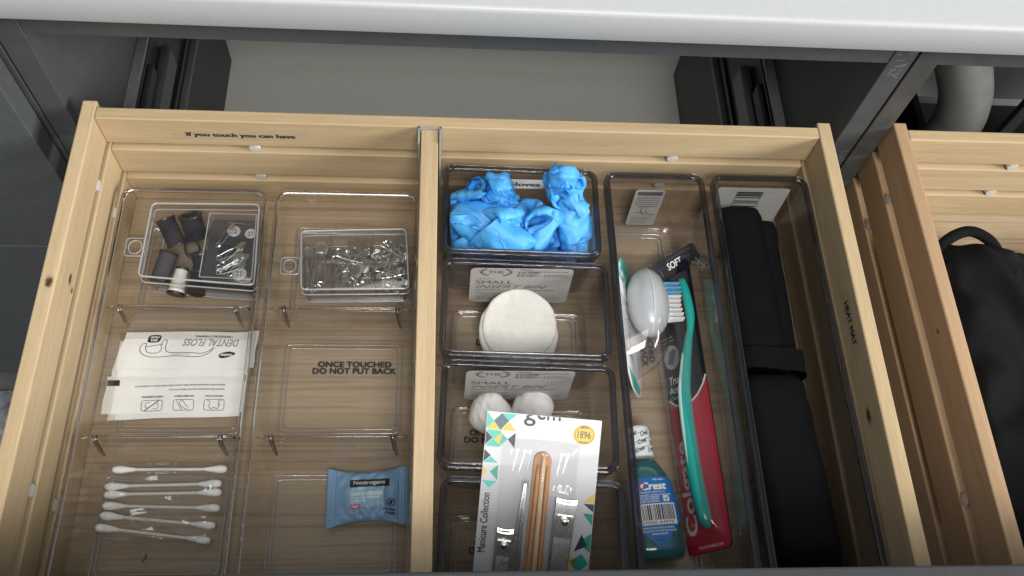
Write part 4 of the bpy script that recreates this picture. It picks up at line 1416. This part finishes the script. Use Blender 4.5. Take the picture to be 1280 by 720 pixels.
# ================================================================== MANICURE CARD
TL, TR, BL = Vector((270.2, -209.4, 95.5)), Vector((341.2, -215.8, 95.5)), Vector((264.2, -296.0, 52.0))
ex = (TR - TL).normalized()
ey = (TL - BL)
ey = (ey - ex * ey.dot(ex)).normalized()
ez = ex.cross(ey)
mwc = Matrix((ex, ey, ez)).transposed().to_4x4()
CW, CL = 71.3, 116.0
mwc.translation = (TL - ey * CL) * S
mc = thing('manicure_set', 'white card of manicure tools in a clear blister leaning over the bins', 'manicure set', mw=mwc)
# local coordinates: u across, v up, w out of the card
MB().box((0, 0, -0.5), (CW, CL, 0)).build('card', m_cardgrey, mc, local=True)


def cf(u, v, e=0.0):     # v measured down from the top edge
    return WM[mc.name] @ (Vector((u, CL - v, 0.12 + e)) * S) / S


def tri(pts, m, e=0.0):
    poly(mc, pts, cf, m, name='printed_triangle', extra=e)


tri([(0.3, 0.5), (0.3, 11), (4.5, 5.5)], m_tealprint)
tri([(4.5, 5.5), (9.2, 0.6), (13.8, 5), (9, 11)], m_slateprint)
tri([(9.5, 0.5), (18.6, 0.5), (13.8, 5)], m_tealprint)
tri([(4.5, 5.8), (0.6, 11), (9, 11)], m_yellow)
tri([(14, 5.6), (9.4, 11), (18.6, 11)], m_yellow)
tri([(0.3, 11.4), (9, 11.4), (13.8, 16.4), (9, 21.5), (0.3, 21.5), (4.6, 16.4)], m_tealprint)
tri([(5.2, 17), (10.5, 12), (9, 20)], m_yellow, 0.05)
tri([(0.3, 12), (0.3, 20.6), (4.4, 16.2)], m_navyprint, 0.05)
tri([(18.6, 12), (18.6, 21.6), (14, 16.4)], m_navyprint)
tri([(0.3, 23.5), (0.3, 31), (4.5, 27)], m_navyprint)
tri([(4.6, 27.5), (0.3, 31.5), (9.4, 31.5)], m_tealprint)
tri([(9.6, 32.5), (4.8, 37), (9.8, 42)], m_greenprint)
tri([(0.3, 34), (0.3, 40), (3.4, 37)], m_yellow)
tri([(0.4, 42.6), (9.6, 42.6), (5, 47)], m_tealprint)
for k, (pts, m) in enumerate((([(71, 45), (71, 51), (64.5, 51)], m_yellow), ([(71, 52), (64.5, 52), (71, 57)], m_navyprint), ([(70.8, 58), (64.6, 58), (70.8, 65)], m_greenprint),
                              ([(71, 70), (71, 82), (63, 76)], m_greenprint), ([(65, 71), (69, 78), (61, 82)], m_navyprint), ([(66, 83), (70.8, 89), (64, 95), (59, 88)], m_greenprint),
                              ([(58, 84), (63.5, 88), (59, 95)], m_yellow), ([(58.4, 96), (68, 96), (63, 101)], m_tealprint), ([(57, 102), (62, 102), (62, 110), (57, 107)], m_yellow), ([(63, 103), (71, 103), (67, 110)], m_navyprint))):
    tri(pts, m)
# brand word running off the top edge
text(mc, 'g', cf, 26.6, 1.2, 7.0, -11.6, m_navyprint, bold=0.01, vmin=0.25)
text(mc, 'em', cf, 38.2, -1.0, 14.6, -7.2, m_navyprint, bold=0.01, vmin=0.25)
text(mc, 'TM', cf, 46.6, 2.2, 1.6, -0.9, m_navyprint)
poly(mc, [(61 + 6.8 * math.cos(a), 9.6 + 6.2 * math.sin(a)) for a in [2 * math.pi * k / 36 for k in range(36)]], cf, m_yellow, name='badge')
text(mc, '1896', cf, 61, 9.6, 8.2, -4.4, m_navyprint, bold=0.0, extra=0.08)
text(mc, 'SINCE', cf, 61, 5.1, 5.0, -1.1, m_navyprint, bold=0.03, extra=0.08)
fineprint(mc, 57.8, 14.2, 6.4, 0.9, cf, m_navyprint, 30, extra=0.08)
strokes(mc, [[(61 + 5.8 * math.cos(a), 9.6 + 5.3 * math.sin(a)) for a in [2 * math.pi * k / 36 for k in range(37)]]], 0.2, cf, m_navyprint, extra=0.06)


def cfv(u, v, e=0.0):    # lettering that runs up the card
    return cf(4.0 - v, 69.5 - u, e)


text(mc, 'Manicure Collection', cfv, 1.0, 0.2, 36.5, 4.6, m_navyprint, bold=0.02)
text(mc, 'AHT', cf, 56, 103, 5, -3, m_inkgrey)


def lp(u, v, w):
    return (u, CL - v, w)


# clear blister over the tools
def blf(a, b):
    u, v = 11 + 48 * a, 15 + 98 * b
    e = min(1, 10 * a, 10 * (1 - a), 16 * b) ** 0.7
    rid = 3.0 * math.exp(-((u - 36.5) / 4.5) ** 2) + 1.2 * math.exp(-((u - 53) / 6) ** 2) * (v > 44)
    return lp(u, v, 0.3 + e * (4.2 + rid + 0.3 * math.sin(u * 0.7 + v * 0.13)))


MB().grid(blf, 48, 50).build('blister', m_blister, mc, smooth=True, local=True)
# emery board with rounded end, brown sticks, pale one paints its highlight stripe
bo = [(30.6, 113), (42.2, 113)] + [(36.7 + 5.4 * math.cos(a) , 27.4 - 5.4 * math.sin(a)) for a in [math.pi * k / 14 for k in range(15)]]
MB().loft([[lp(u, v, 1.0) for u, v in bo], [lp(u, v, 2.4) for u, v in bo]]).build('emery_board', m_woodstick, mc, local=True)
for (u0, v0, u1, v1, r, m) in ((34.2, 30, 33.2, 113, 1.5, m_woodstick), (37.0, 22.5, 37.2, 113, 1.6, m_boardhighlight), (40.0, 30, 40.6, 113, 1.1, m_woodstick)):
    k = 14
    pth = [Vector(lp(u0 + (u1 - u0) * i / k, v0 + (v1 - v0) * i / k, 3.4)) for i in range(k + 1)]
    MB().tube(pth, [0.5 * r, 0.85 * r] + [r] * (k - 1), 10).build('stick_and_highlight', m, mc, smooth=True, local=True)
# tweezers
tw = MB()
for s in (-1, 1):
    k = 12
    pts = []
    for i in range(k + 1):
        f = i / k
        pts.append((27.2 - 2.6 * f + s * (0.3 + 1.9 * f ** 1.4), 42 + 60 * f, 2.2))
    wd = [0.5 + 1.5 * (i / k) ** 0.9 for i in range(k + 1)]
    rings = [[lp(p[0] - w_, p[1], p[2] - 0.6), lp(p[0] + w_, p[1], p[2] - 0.6), lp(p[0] + w_, p[1], p[2] + 0.7), lp(p[0] - w_, p[1], p[2] + 0.7)] for p, w_ in zip(pts, wd)]
    tw.loft(rings)
o = tw.build('tweezers', m_chrome, mc, local=True)
MB().box(lp(25.4, 45, 1.2), lp(29.2, 40, 4)).build('tip_guard', m_blister, mc, local=True)


def clipper(u, v, w, L, a):
    c, s = math.cos(R(a)), math.sin(R(a))

    def q(x, y, z):
        return lp(u + x * c - y * s, v + x * s + y * c, z)
    b = MB()
    for z0, z1 in ((1.0, 2.2), (3.2, 4.4)):
        b.loft([[q(-w, 0, z0), q(w, 0, z0), q(w, 0, z1), q(-w, 0, z1)], [q(-w, L * 0.3, z0), q(w, L * 0.3, z0), q(w, L * 0.3, z1), q(-w, L * 0.3, z1)],
                [q(-w * 0.85, L, z0), q(w * 0.85, L, z0), q(w * 0.85, L, z1), q(-w * 0.85, L, z1)]])
    cl = b.build('nail_clipper', m_chrome, mc, local=True)
    # bowed jaw edge
    jw = MB()
    k = 8
    rg = []
    for i in range(k + 1):
        x = -w + 2 * w * i / k
        y = -0.4 - 2.2 * (1 - (x / w) ** 2) * -0.35
        rg.append([q(x, y - 1.0, 1.6), q(x, y + 1.6, 1.2), q(x, y + 1.6, 4.6), q(x, y - 1.0, 4.0)])
    jw.loft(rg)
    jw.build('jaw', m_chrome, cl, local=True)
    lv = MB().loft([[q(-w * 0.8, L * 0.14, 5.0), q(w * 0.8, L * 0.14, 5.0), q(w * 0.8, L * 0.14, 6.2), q(-w * 0.8, L * 0.14, 6.2)],
                    [q(-w * 0.82, L * 0.36, 5.2), q(w * 0.82, L * 0.36, 5.2), q(w * 0.82, L * 0.36, 6.0), q(-w * 0.82, L * 0.36, 6.0)],
                    [q(-w * 0.72, L, 7.2), q(w * 0.72, L, 7.2), q(w * 0.72, L, 8.0), q(-w * 0.72, L, 8.0)]])
    lv.build('lever', m_chrome, cl, local=True)
    MB().lathe([(0.1, 0), (1.7, 0), (1.7, 6.5), (2.3, 6.6), (2.2, 8.0), (1.2, 8.6), (0.1, 8.6)], q(0, L * 0.19, 0.8), (0, 0, 1), 14).build('pivot_post', m_chrome, cl, smooth=40, local=True)
    return cl


clipper(17.6, 71.5, 5.0, 42, 2)
clipper(53.6, 50.5, 6.4, 62, 3)
f2 = cf
strokes(mc, [[(15.6, 91.5), (17, 88.6), (18, 91.5)], [(18.6, 91), (19.6, 89), (20.6, 91.2)]], 0.4, cf, m_inkgrey, extra=8.2)

# ================================================================== MOUTHWASH BOTTLE
A0, A1 = Vector((386.8, -288.5, 18.5)), Vector((379.0, -196.5, 20.5))     # base to cap top
by = (A1 - A0).normalized()
bz = Vector((0.04, 0, 1))
bz = (bz - by * bz.dot(by)).normalized()
bx_ = by.cross(bz)
mwb = Matrix((bx_, by, bz)).transposed().to_4x4()
mwb.translation = A0 * S
bt = thing('mouthwash_bottle', 'small teal mouthwash bottle with blue label lying in the long bin', 'bottle', mw=mwb)
BODY = [(0.0, 12, 8), (0.8, 16.5, 11), (3, 19.0, 13.4), (8, 20.4, 14.4), (22, 20.6, 14.8), (38, 20.0, 14.8), (50, 18.0, 14.4), (58, 15.4, 13.2), (64, 12.2, 11.4), (68, 9.6, 9.4), (70.5, 8.6, 8.6), (73, 8.4, 8.4)]


def bsec(t):
    for (t0, a0, b0), (t1, a1, b1) in zip(BODY, BODY[1:]):
        if t0 <= t <= t1:
            f = (t - t0) / (t1 - t0)
            return a0 + (a1 - a0) * f, b0 + (b1 - b0) * f
    return BODY[-1][1:]


def srf(x, t):
    a, b = bsec(t)
    return b * max(0.0, 1 - min(1, abs(x) / a) ** 2.5) ** (1 / 2.5)


def sect(t, k=1.0, n=32):
    a, b = bsec(t)
    out = []
    for i in range(n):
        q = 2 * math.pi * i / n
        c, s = math.cos(q), math.sin(q)
        out.append((k * a * abs(c) ** 0.8 * (1 if c > 0 else -1), t, k * b * abs(s) ** 0.8 * (1 if s > 0 else -1)))
    return out


m_bottle = clear('bottle_plastic', (0.80, 0.93, 0.93), 0.06, 0.02, 0.05)
m_liquid = plain('teal_mouthwash', (0.018, 0.135, 0.145), 0.12, coat=0.3)
MB().loft([sect(t) for t in (0, 0.8, 3, 8, 15, 22, 30, 38, 44, 50, 54, 58, 61, 64, 68, 70.5, 73)]).build('body', m_bottle, bt, smooth=50, local=True)
MB().loft([sect(t, 0.93) for t in (2, 4, 8, 15, 22, 30, 38, 44, 50, 54, 58, 61, 64, 67)]).build('mouthwash', m_liquid, bt, smooth=50, local=True)
m_cap = plain('white_cap_seal', (0.78, 0.79, 0.80), 0.35, coat=0.2)
cap = MB().lathe([(8.4, 70.5), (9.6, 70.8), (9.8, 73), (9.7, 90), (9.2, 92), (8.2, 92.8), (0.1, 93)], (0, 0, 0), (0, 1, 0), 28).build('cap', m_cap, bt, smooth=40, local=True)


def bfr(u, v, e=0.0):      # u across, v along the bottle from its base
    return WM[bt.name] @ (Vector((u, v, srf(u, v) + 0.25 + e)) * S) / S


def cfr(u, v, e=0.0):
    return WM[bt.name] @ (Vector((9.7 * math.sin(u / 9.7), v, 9.75 * math.cos(u / 9.7) + 0.15 + e)) * S) / S


lb = MB()
rows = []
for k in range(33):
    v = 8 + 46.5 * k / 32
    wd = 17.2 if v > 25 else 17.2 * (v - 6) / 19
    wd = min(wd, bsec(v)[0] * 0.93)
    rows.append([bfr(-wd + 2 * wd * i / 20, v) for i in range(21)])
n = 21
lb.add([p for r_ in rows for p in r_], [(j * n + i, j * n + i + 1, (j + 1) * n + i + 1, (j + 1) * n + i) for j in range(32) for i in range(20)])
lab = lb.build('label', m_bluelabel, bt, smooth=True, fixn=False)
rect(lab, -13.8, 22.5, 14.2, 36.5, bfr, m_white, extra=0.12, nu=16, nv=4)
rb = random.Random(5)
x = -12.6
while x < 12.2:
    w = rb.choice((0.35, 0.5, 0.8, 1.0))
    rect(lab, x, 25.6, x + w, 35.6, bfr, m_navyprint, extra=0.24, nv=6)
    x += w + rb.choice((0.4, 0.5, 0.8))
text(lab, '37000 44979', bfr, 0.4, 24.0, 22, 2.0, m_navyprint, bold=0.0, extra=0.24)
text(lab, 'Crest', bfr, 1.5, 48.3, 17.5, 5.0, m_white, bold=0.045, shear=0.15, extra=0.14)
strokes(lab, [smoothline([(-4.2, 49.8), (-6.6, 50.6), (-8.2, 48.6), (-6.6, 46.6), (-4.4, 47.2)], 4)], 0.9, bfr, m_red, extra=0.2)
text(lab, 'PEEL HERE >', bfr, 6, 52.6, 8.5, 1.1, m_white, bold=0.02, extra=0.14)
for i, (s_, w_) in enumerate((('*Gingivitis reduction vs.', 18), ('brushing with ordinary toothpaste', 25))):
    text(lab, s_, bfr, 0, 44.2 - 1.9 * i, w_, 1.4, m_white, bold=0.015, extra=0.14)
for i, s_ in enumerate(('DO NOT USE IF PRINTED', 'BAND/SLEEVE IS BROKEN,', 'DAMAGED OR MISSING.')):
    text(lab, s_, bfr, -4.5, 40.9 - 1.5 * i, 17, 1.15, m_white, bold=0.02, extra=0.14)
rect(lab, 6.6, 37.6, 11, 41.6, bfr, m_white, extra=0.14)
strokes(lab, [[(7.4, 39.8), (8.6, 38.4), (10.2, 41)]], 0.5, bfr, m_ink, extra=0.3)
for i, (s_, w_) in enumerate((('DISTR. BY PROCTER & GAMBLE,', 22), ('CINCINNATI, OH 45202 © 2024 P&G', 25), ('www.crest.com', 11))):
    text(lab, s_, bfr, 0.2, 20.4 - 1.9 * i, w_, 1.3, m_white, bold=0.015, extra=0.14)
text(lab, '20237701A', bfr, 0.2, 12.6, 8, 1.2, m_navyprint, extra=0.14)
for r_ in range(3):
    for c_ in range(3):
        u, v = -11 + 9.2 * c_ + 2.6 * r_, 75.5 + 5.6 * r_
        text(cap, 'Crest', (lambda a, b, e=0.0, u=u, v=v: cfr(u + a * 0.94 - b * 0.1, v + a * 0.3 + b, e)), 0, 0, 7, 3.0, m_navyprint, bold=0.03, shear=0.2)
    strokes(cap, [[(-14 + 2 * i, 71.6 + 5.6 * r_ + 0.62 * i) for i in range(15)]], 0.5, cfr, m_tealprint)

# ================================================================== TOOTHBRUSH PACK
E0, E1 = Vector((412.5, -282, 4.5)), Vector((407.5, -56, 4.5))
ty = (E1 - E0).normalized()
tx = Vector((0.54, 0, 0.84))
tx = (tx - ty * tx.dot(ty)).normalized()
tz = tx.cross(ty)
mwt = Matrix((tx, ty, tz)).transposed().to_4x4()
mwt.translation = E0 * S
tb = thing('toothbrush_pack', 'teal toothbrush in a red and black blister pack leaning in the long bin', 'toothbrush', mw=mwt)
TWD, TLN = 38.0, 216.0


def tl(u, v, w):
    return (u, v, w)


m_cardback = plain('card_core', (0.6, 0.6, 0.6), 0.7)
c_ = [(x, y) for x, y in rrect(0, 0, TWD, TLN, 4, 4)]
MB().loft([[(x, y, -0.5) for x, y in c_], [(x, y, 0) for x, y in c_]]).build('card', m_blackcard, tb, local=True)


def tfr(u, v, e=0.0):
    return WM[tb.name] @ (Vector((u, v, 0.12 + e)) * S) / S


arc = [(0.3, 112), (6, 107), (13, 104.5), (20, 105), (28, 109), (34, 115), (37.7, 121)]
poly(tb, [(37.7, 3.5), (35, 0.4), (3, 0.4), (0.3, 3.5)][::-1] + [(37.7, 3.5)][:0] + arc[::-1], tfr, m_red, name='red_panel')
strokes(tb, [arc], 1.6, tfr, m_white, extra=0.1)


def tfv(u, v, e=0.0):      # lettering that runs up the card
    return tfr(7.5 - v, 12 + u, e)


text(tb, 'Colgate', tfv, 34, 0, 66, 13, m_white, bold=0.02, extra=0.1)
text(tb, 'TOOTHBRUSH', tfr, 20, 3.6, 22, 2.0, m_white, extra=0.1)
text(tb, 'True', tfr, 9, 126, 11, 6.0, m_white, bold=0.02, shear=0.2, extra=0.1)
text(tb, 'Active', tfr, 9.5, 118.5, 15, 5.0, m_white, bold=0.02, shear=0.2, extra=0.1)
text(tb, 'Charcoal', tfr, 9.5, 112.6, 15, 2.8, m_white, shear=0.2, extra=0.1)
poly(tb, [(8.5 + 7.6 * math.cos(a), 144 + 9.6 * math.sin(a)) for a in [2 * math.pi * k / 30 for k in range(30)]], tfr, m_sticker, extra=0.1)
poly(tb, [(4, 140), (9, 138), (14, 148), (11, 150), (7, 149)], tfr, m_slateprint, extra=0.2)
fineprint(tb, 2, 160, 12, 1.6, tfr, m_sticker, 31, extra=0.1)
fineprint(tb, 2, 157, 12, 1.6, tfr, m_sticker, 32, extra=0.1)
# loose flap at the top of the pack, SOFT
FA, FB, FD = Vector((403.4, -66.5, 24)), Vector((434.6, -50.5, 34)), Vector((409.0, -80.0, 20))
fx, fy = (FB - FA), (FA - FD)
fyn = fy.normalized()
flap = [(0, 0.2), (0, 0.86), (0.04, 1.0), (0.95, 1.02), (1.0, 0.92), (1.02, 0.2), (0.9, 0.02), (0.82, 0.22), (0.76, 0.02), (0.66, 0.24), (0.58, 0.05), (0.3, -0.12), (0.08, -0.02)]


def ffr(u, v, e=0.0):
    nrm = fx.cross(fy).normalized()
    return FD + fx * u + fy * v + nrm * e


mb = MB()
mb.loft([[ffr(u, v, 0) for u, v in flap], [ffr(u, v, 0.5) for u, v in flap]])
fl = mb.build('hang_flap', m_blackcard, tb)
L_, H_ = fx.length, fy.length
text(fl, 'SOFT', (lambda u, v, e=0.0: ffr(u / L_, v / H_, 0.65 + e)), L_ * 0.45, H_ * 0.52, 12, 5.4, m_white, bold=0.02)
strokes(fl, [[(0.12, 0.2), (0.10, 0.62), (0.2, 0.62)], [(0.66, 0.6), (0.9, 0.5), (0.94, 0.78), (0.84, 0.86), (0.3, 0.84)]], 0.025, (lambda u, v, e=0.0: ffr(u, v, 0.62 + e)), m_inkgrey)
# toothbrush: head with bristles pointing to the low edge of the card, curved handle
path = [(421.6, -84, 35), (424.0, -103, 36), (424.4, -119.5, 35), (421.0, -135.6, 33), (416.4, -160.6, 31), (414.6, -178.8, 30), (415.0, -213.8, 29), (416.8, -241.7, 28), (420.6, -268, 27)]
ps = smoothline(path, 6)
nr = len(ps)
rad = []
for i in range(nr):
    f = i / (nr - 1)
    if f < 0.06:
        rad.append(2.6 + 14 * f)
    elif f < 0.2:
        rad.append(3.5)
    elif f < 0.30:
        rad.append(3.5 - 9 * (f - 0.2))
    elif f < 0.5:
        rad.append(2.6 + 8 * (f - 0.3))
    elif f < 0.93:
        rad.append(4.2 + 0.9 * math.sin((f - 0.5) * 5))
    else:
        rad.append(4.9 * math.sqrt(max(0.05, 1 - ((f - 0.93) / 0.07) ** 2)))
hd = MB().tube(ps, rad, 14, flat=0.95).build('handle', m_teal, tb, smooth=True)
gp = [tuple(Vector(ps[i]) + Vector((-3.4, 0, 1.6))) for i in range(20, nr - 6)]
MB().tube(gp, [0.8 + 1.0 * math.sin(math.pi * i / (len(gp) - 1)) for i in range(len(gp))], 8).build('grip_inlay', plain('pale_grip', (0.45, 0.62, 0.60), 0.35), hd, smooth=True)
m_brw = plain('white_bristle', (0.75, 0.78, 0.80), 0.6)
m_brb = plain('blue_bristle', (0.08, 0.35, 0.62), 0.6)
for i in range(9):
    for j in range(3):
        y = -88 - i * 3.6
        bx0 = 419.0 + 0.6 * math.sin(i)
        mb = MB()
        mb.tube([(bx0, y, 33 + 2 * j), (bx0 - 11.5 - (1.5 if i in (0, 8) else 0), y - 0.5 + 0.3 * j, 31.5 + 2.2 * j)], [0.9, 1.15], 7)
        mb.build('bristle_tuft', m_brb if i in (0, 1, 2) else m_brw, hd)
# moulded blister
def tbl(a, b):
    u, v = 3 + 32 * a, 6 + 200 * b
    e = min(1, 9 * a, 9 * (1 - a), 18 * b, 18 * (1 - b))
    hgt = 14.5 if v > 150 else (14.5 - (150 - v) * 0.035)
    return (u, v, 0.3 + e ** 0.6 * (hgt + 1.2 * math.sin(a * 9)))


MB().grid(tbl, 30, 60).build('blister', m_redclear, tb, smooth=True, local=True)

# ================================================================== STANDING CARD WITH EGG CAPSULE
eg = thing('capsule_card', 'teal and white card standing on edge with a frosted egg capsule', 'capsule pack', (378, -120, 3))
# card leans on the bin wall, local: s along -y, t up
def ecf(s, t, e=0.0):
    # s 0..106 toward the drawer front, t 0..58 up the card
    return Vector((391.0 - 0.395 * t + e * 0.92, -68.5 - s, 3.6 + 0.92 * t + e * 0.395))


outl = []
for k in range(40):
    a = 2 * math.pi * k / 40
    c, s = math.cos(a), math.sin(a)
    outl.append((53 + 53 * abs(c) ** 0.75 * (1 if c > 0 else -1), 30 + 30 * abs(s) ** 0.75 * (1 if s > 0 else -1)))
MB().loft([[ecf(s, t, 0) for s, t in outl], [ecf(s, t, 0.8) for s, t in outl]]).build('card', m_white, eg)


def efr(u, v, e=0.0):
    return ecf(u, v, 0.95 + e)


poly(eg, [(s, t) for s, t in outl if s < 31] , efr, m_tealprint, name='teal_panel')
strokes(eg, [smoothline([(10, 50), (16, 55), (20, 48), (15, 44), (20, 39), (26, 44)], 5)], 3.2, efr, m_white, extra=0.15)
poly(eg, [(92, 52), (104, 40), (104, 20), (96, 12)], efr, m_tealprint)
for i in range(7):
    fineprint(eg, 37, 55 - 3.4 * i, 46, 1.7, efr, m_inkgrey, 20 + i)
m_egg = bpy.data.materials.new('frosted_capsule')
m_egg.use_nodes = True
b_ = m_egg.node_tree.nodes['Principled BSDF']
b_.inputs['Base Color'].default_value = (0.86, 0.91, 0.96, 1)
b_.inputs['Roughness'].default_value = 0.22
b_.inputs['Transmission Weight'].default_value = 0.42
b_.inputs['Subsurface Weight'].default_value = 0.4
b_.inputs['Subsurface Radius'].default_value = (0.006, 0.007, 0.008)
b_.inputs['Coat Weight'].default_value = 0.3
mb = MB()
ec = Vector((393.0, -105.5, 39))
rings = []
for k in range(1, 24):
    a = math.pi * k / 24
    r_ = math.sin(a) ** 0.92
    rings.append([(ec.x + 15.6 * r_ * math.cos(q), ec.y + 27.0 * math.cos(a) - 1.0 * r_ * math.cos(q), ec.z + 15 * r_ * math.sin(q)) for q in [2 * math.pi * i / 32 for i in range(32)]])
mb.loft(rings)
cp = mb.build('capsule', m_egg, eg, smooth=True)
mb = MB().tube([(ec.x + 15.75 * math.sin(a) * 0.10 - 0.5, ec.y + 27.2 * math.cos(a), ec.z + 15.2 * math.sin(a)) for a in [math.pi * (0.04 + 0.92 * k / 30) for k in range(31)]], 0.4, 6)
mb.build('seam', plain('seam_plastic', (0.75, 0.80, 0.84), 0.3), cp, smooth=True)


def ebl(a, b):
    q = 2 * math.pi * a
    k = 1 - 0.28 * b
    s, t = 53 + (42 - 14 * b ** 2) * math.cos(q), 32 + (24 - 8 * b ** 2) * math.sin(q)
    p = ecf(s - 14 * b, t, 1.0 + 26 * math.sin(b * math.pi / 2))
    return p


MB().grid(ebl, 40, 10).build('blister', m_blister, eg, smooth=True)

# ================================================================== HEAT MAT
hm = thing('heat_mat', 'black folded heat mat with a strap in the long clear bin', 'heat mat', (480, -155, 3))


def slab(x0, x1, y0, y1, z0, z1, name, r=12, bend=0.0, sk0=0.0, sk1=0.0, end=10):
    rings = []
    n = 22
    for k in range(n + 1):
        f = k / n
        y = y0 + (y1 - y0) * f
        d = min(f, 1 - f) * abs(y1 - y0)
        e = 1.0 if d >= end else math.sqrt(max(0.02, 1 - ((end - d) / end) ** 2))
        cx = (x0 + x1) / 2 + sk0 * (1 - f) + sk1 * f + bend * math.sin(math.pi * f)
        wx = (x1 - x0) / 2 * (0.72 + 0.28 * e) * (1 + 0.012 * math.sin(f * 19))
        zt = z0 + (z1 - z0) * (0.45 + 0.55 * e) + 0.7 * math.sin(f * 14)
        rings.append([(x, y, z) for x, z in rrect(cx - wx, z0, cx + wx, zt, min(r, (zt - z0) / 2.2, wx * 0.8), 4)])
    return MB().loft(rings).build(name, m_mat, hm, smooth=50)


slab(452.6, 487.5, -24, -152, 14, 55, 'folded_layer', r=10, sk0=-1, sk1=1.5)
slab(478, 500.5, -30, -156, 5, 45, 'folded_layer', r=8, sk0=0.5, sk1=-1.0)
slab(455.0, 499.0, -160, -296, 8, 55, 'folded_layer', r=11, sk0=-2.6, sk1=2.0, end=16)
slab(480, 506.5, -166, -303, 4.8, 42, 'folded_layer', r=9, sk0=-4, sk1=1.6, end=22)
st = MB()
pr = rrect(452.6, 5, 498.5, 58.5, 10, 4)
st.loft([[(x, -147.5 - (x - 452) * 0.06, z) for x, z in pr], [(x, -163.0 - (x - 452) * 0.10, z) for x, z in pr]], caps=False)
pr2 = rrect(453.9, 6.2, 497.3, 57.3, 9, 4)
st.build('strap', m_blackfabric, hm, smooth=50)
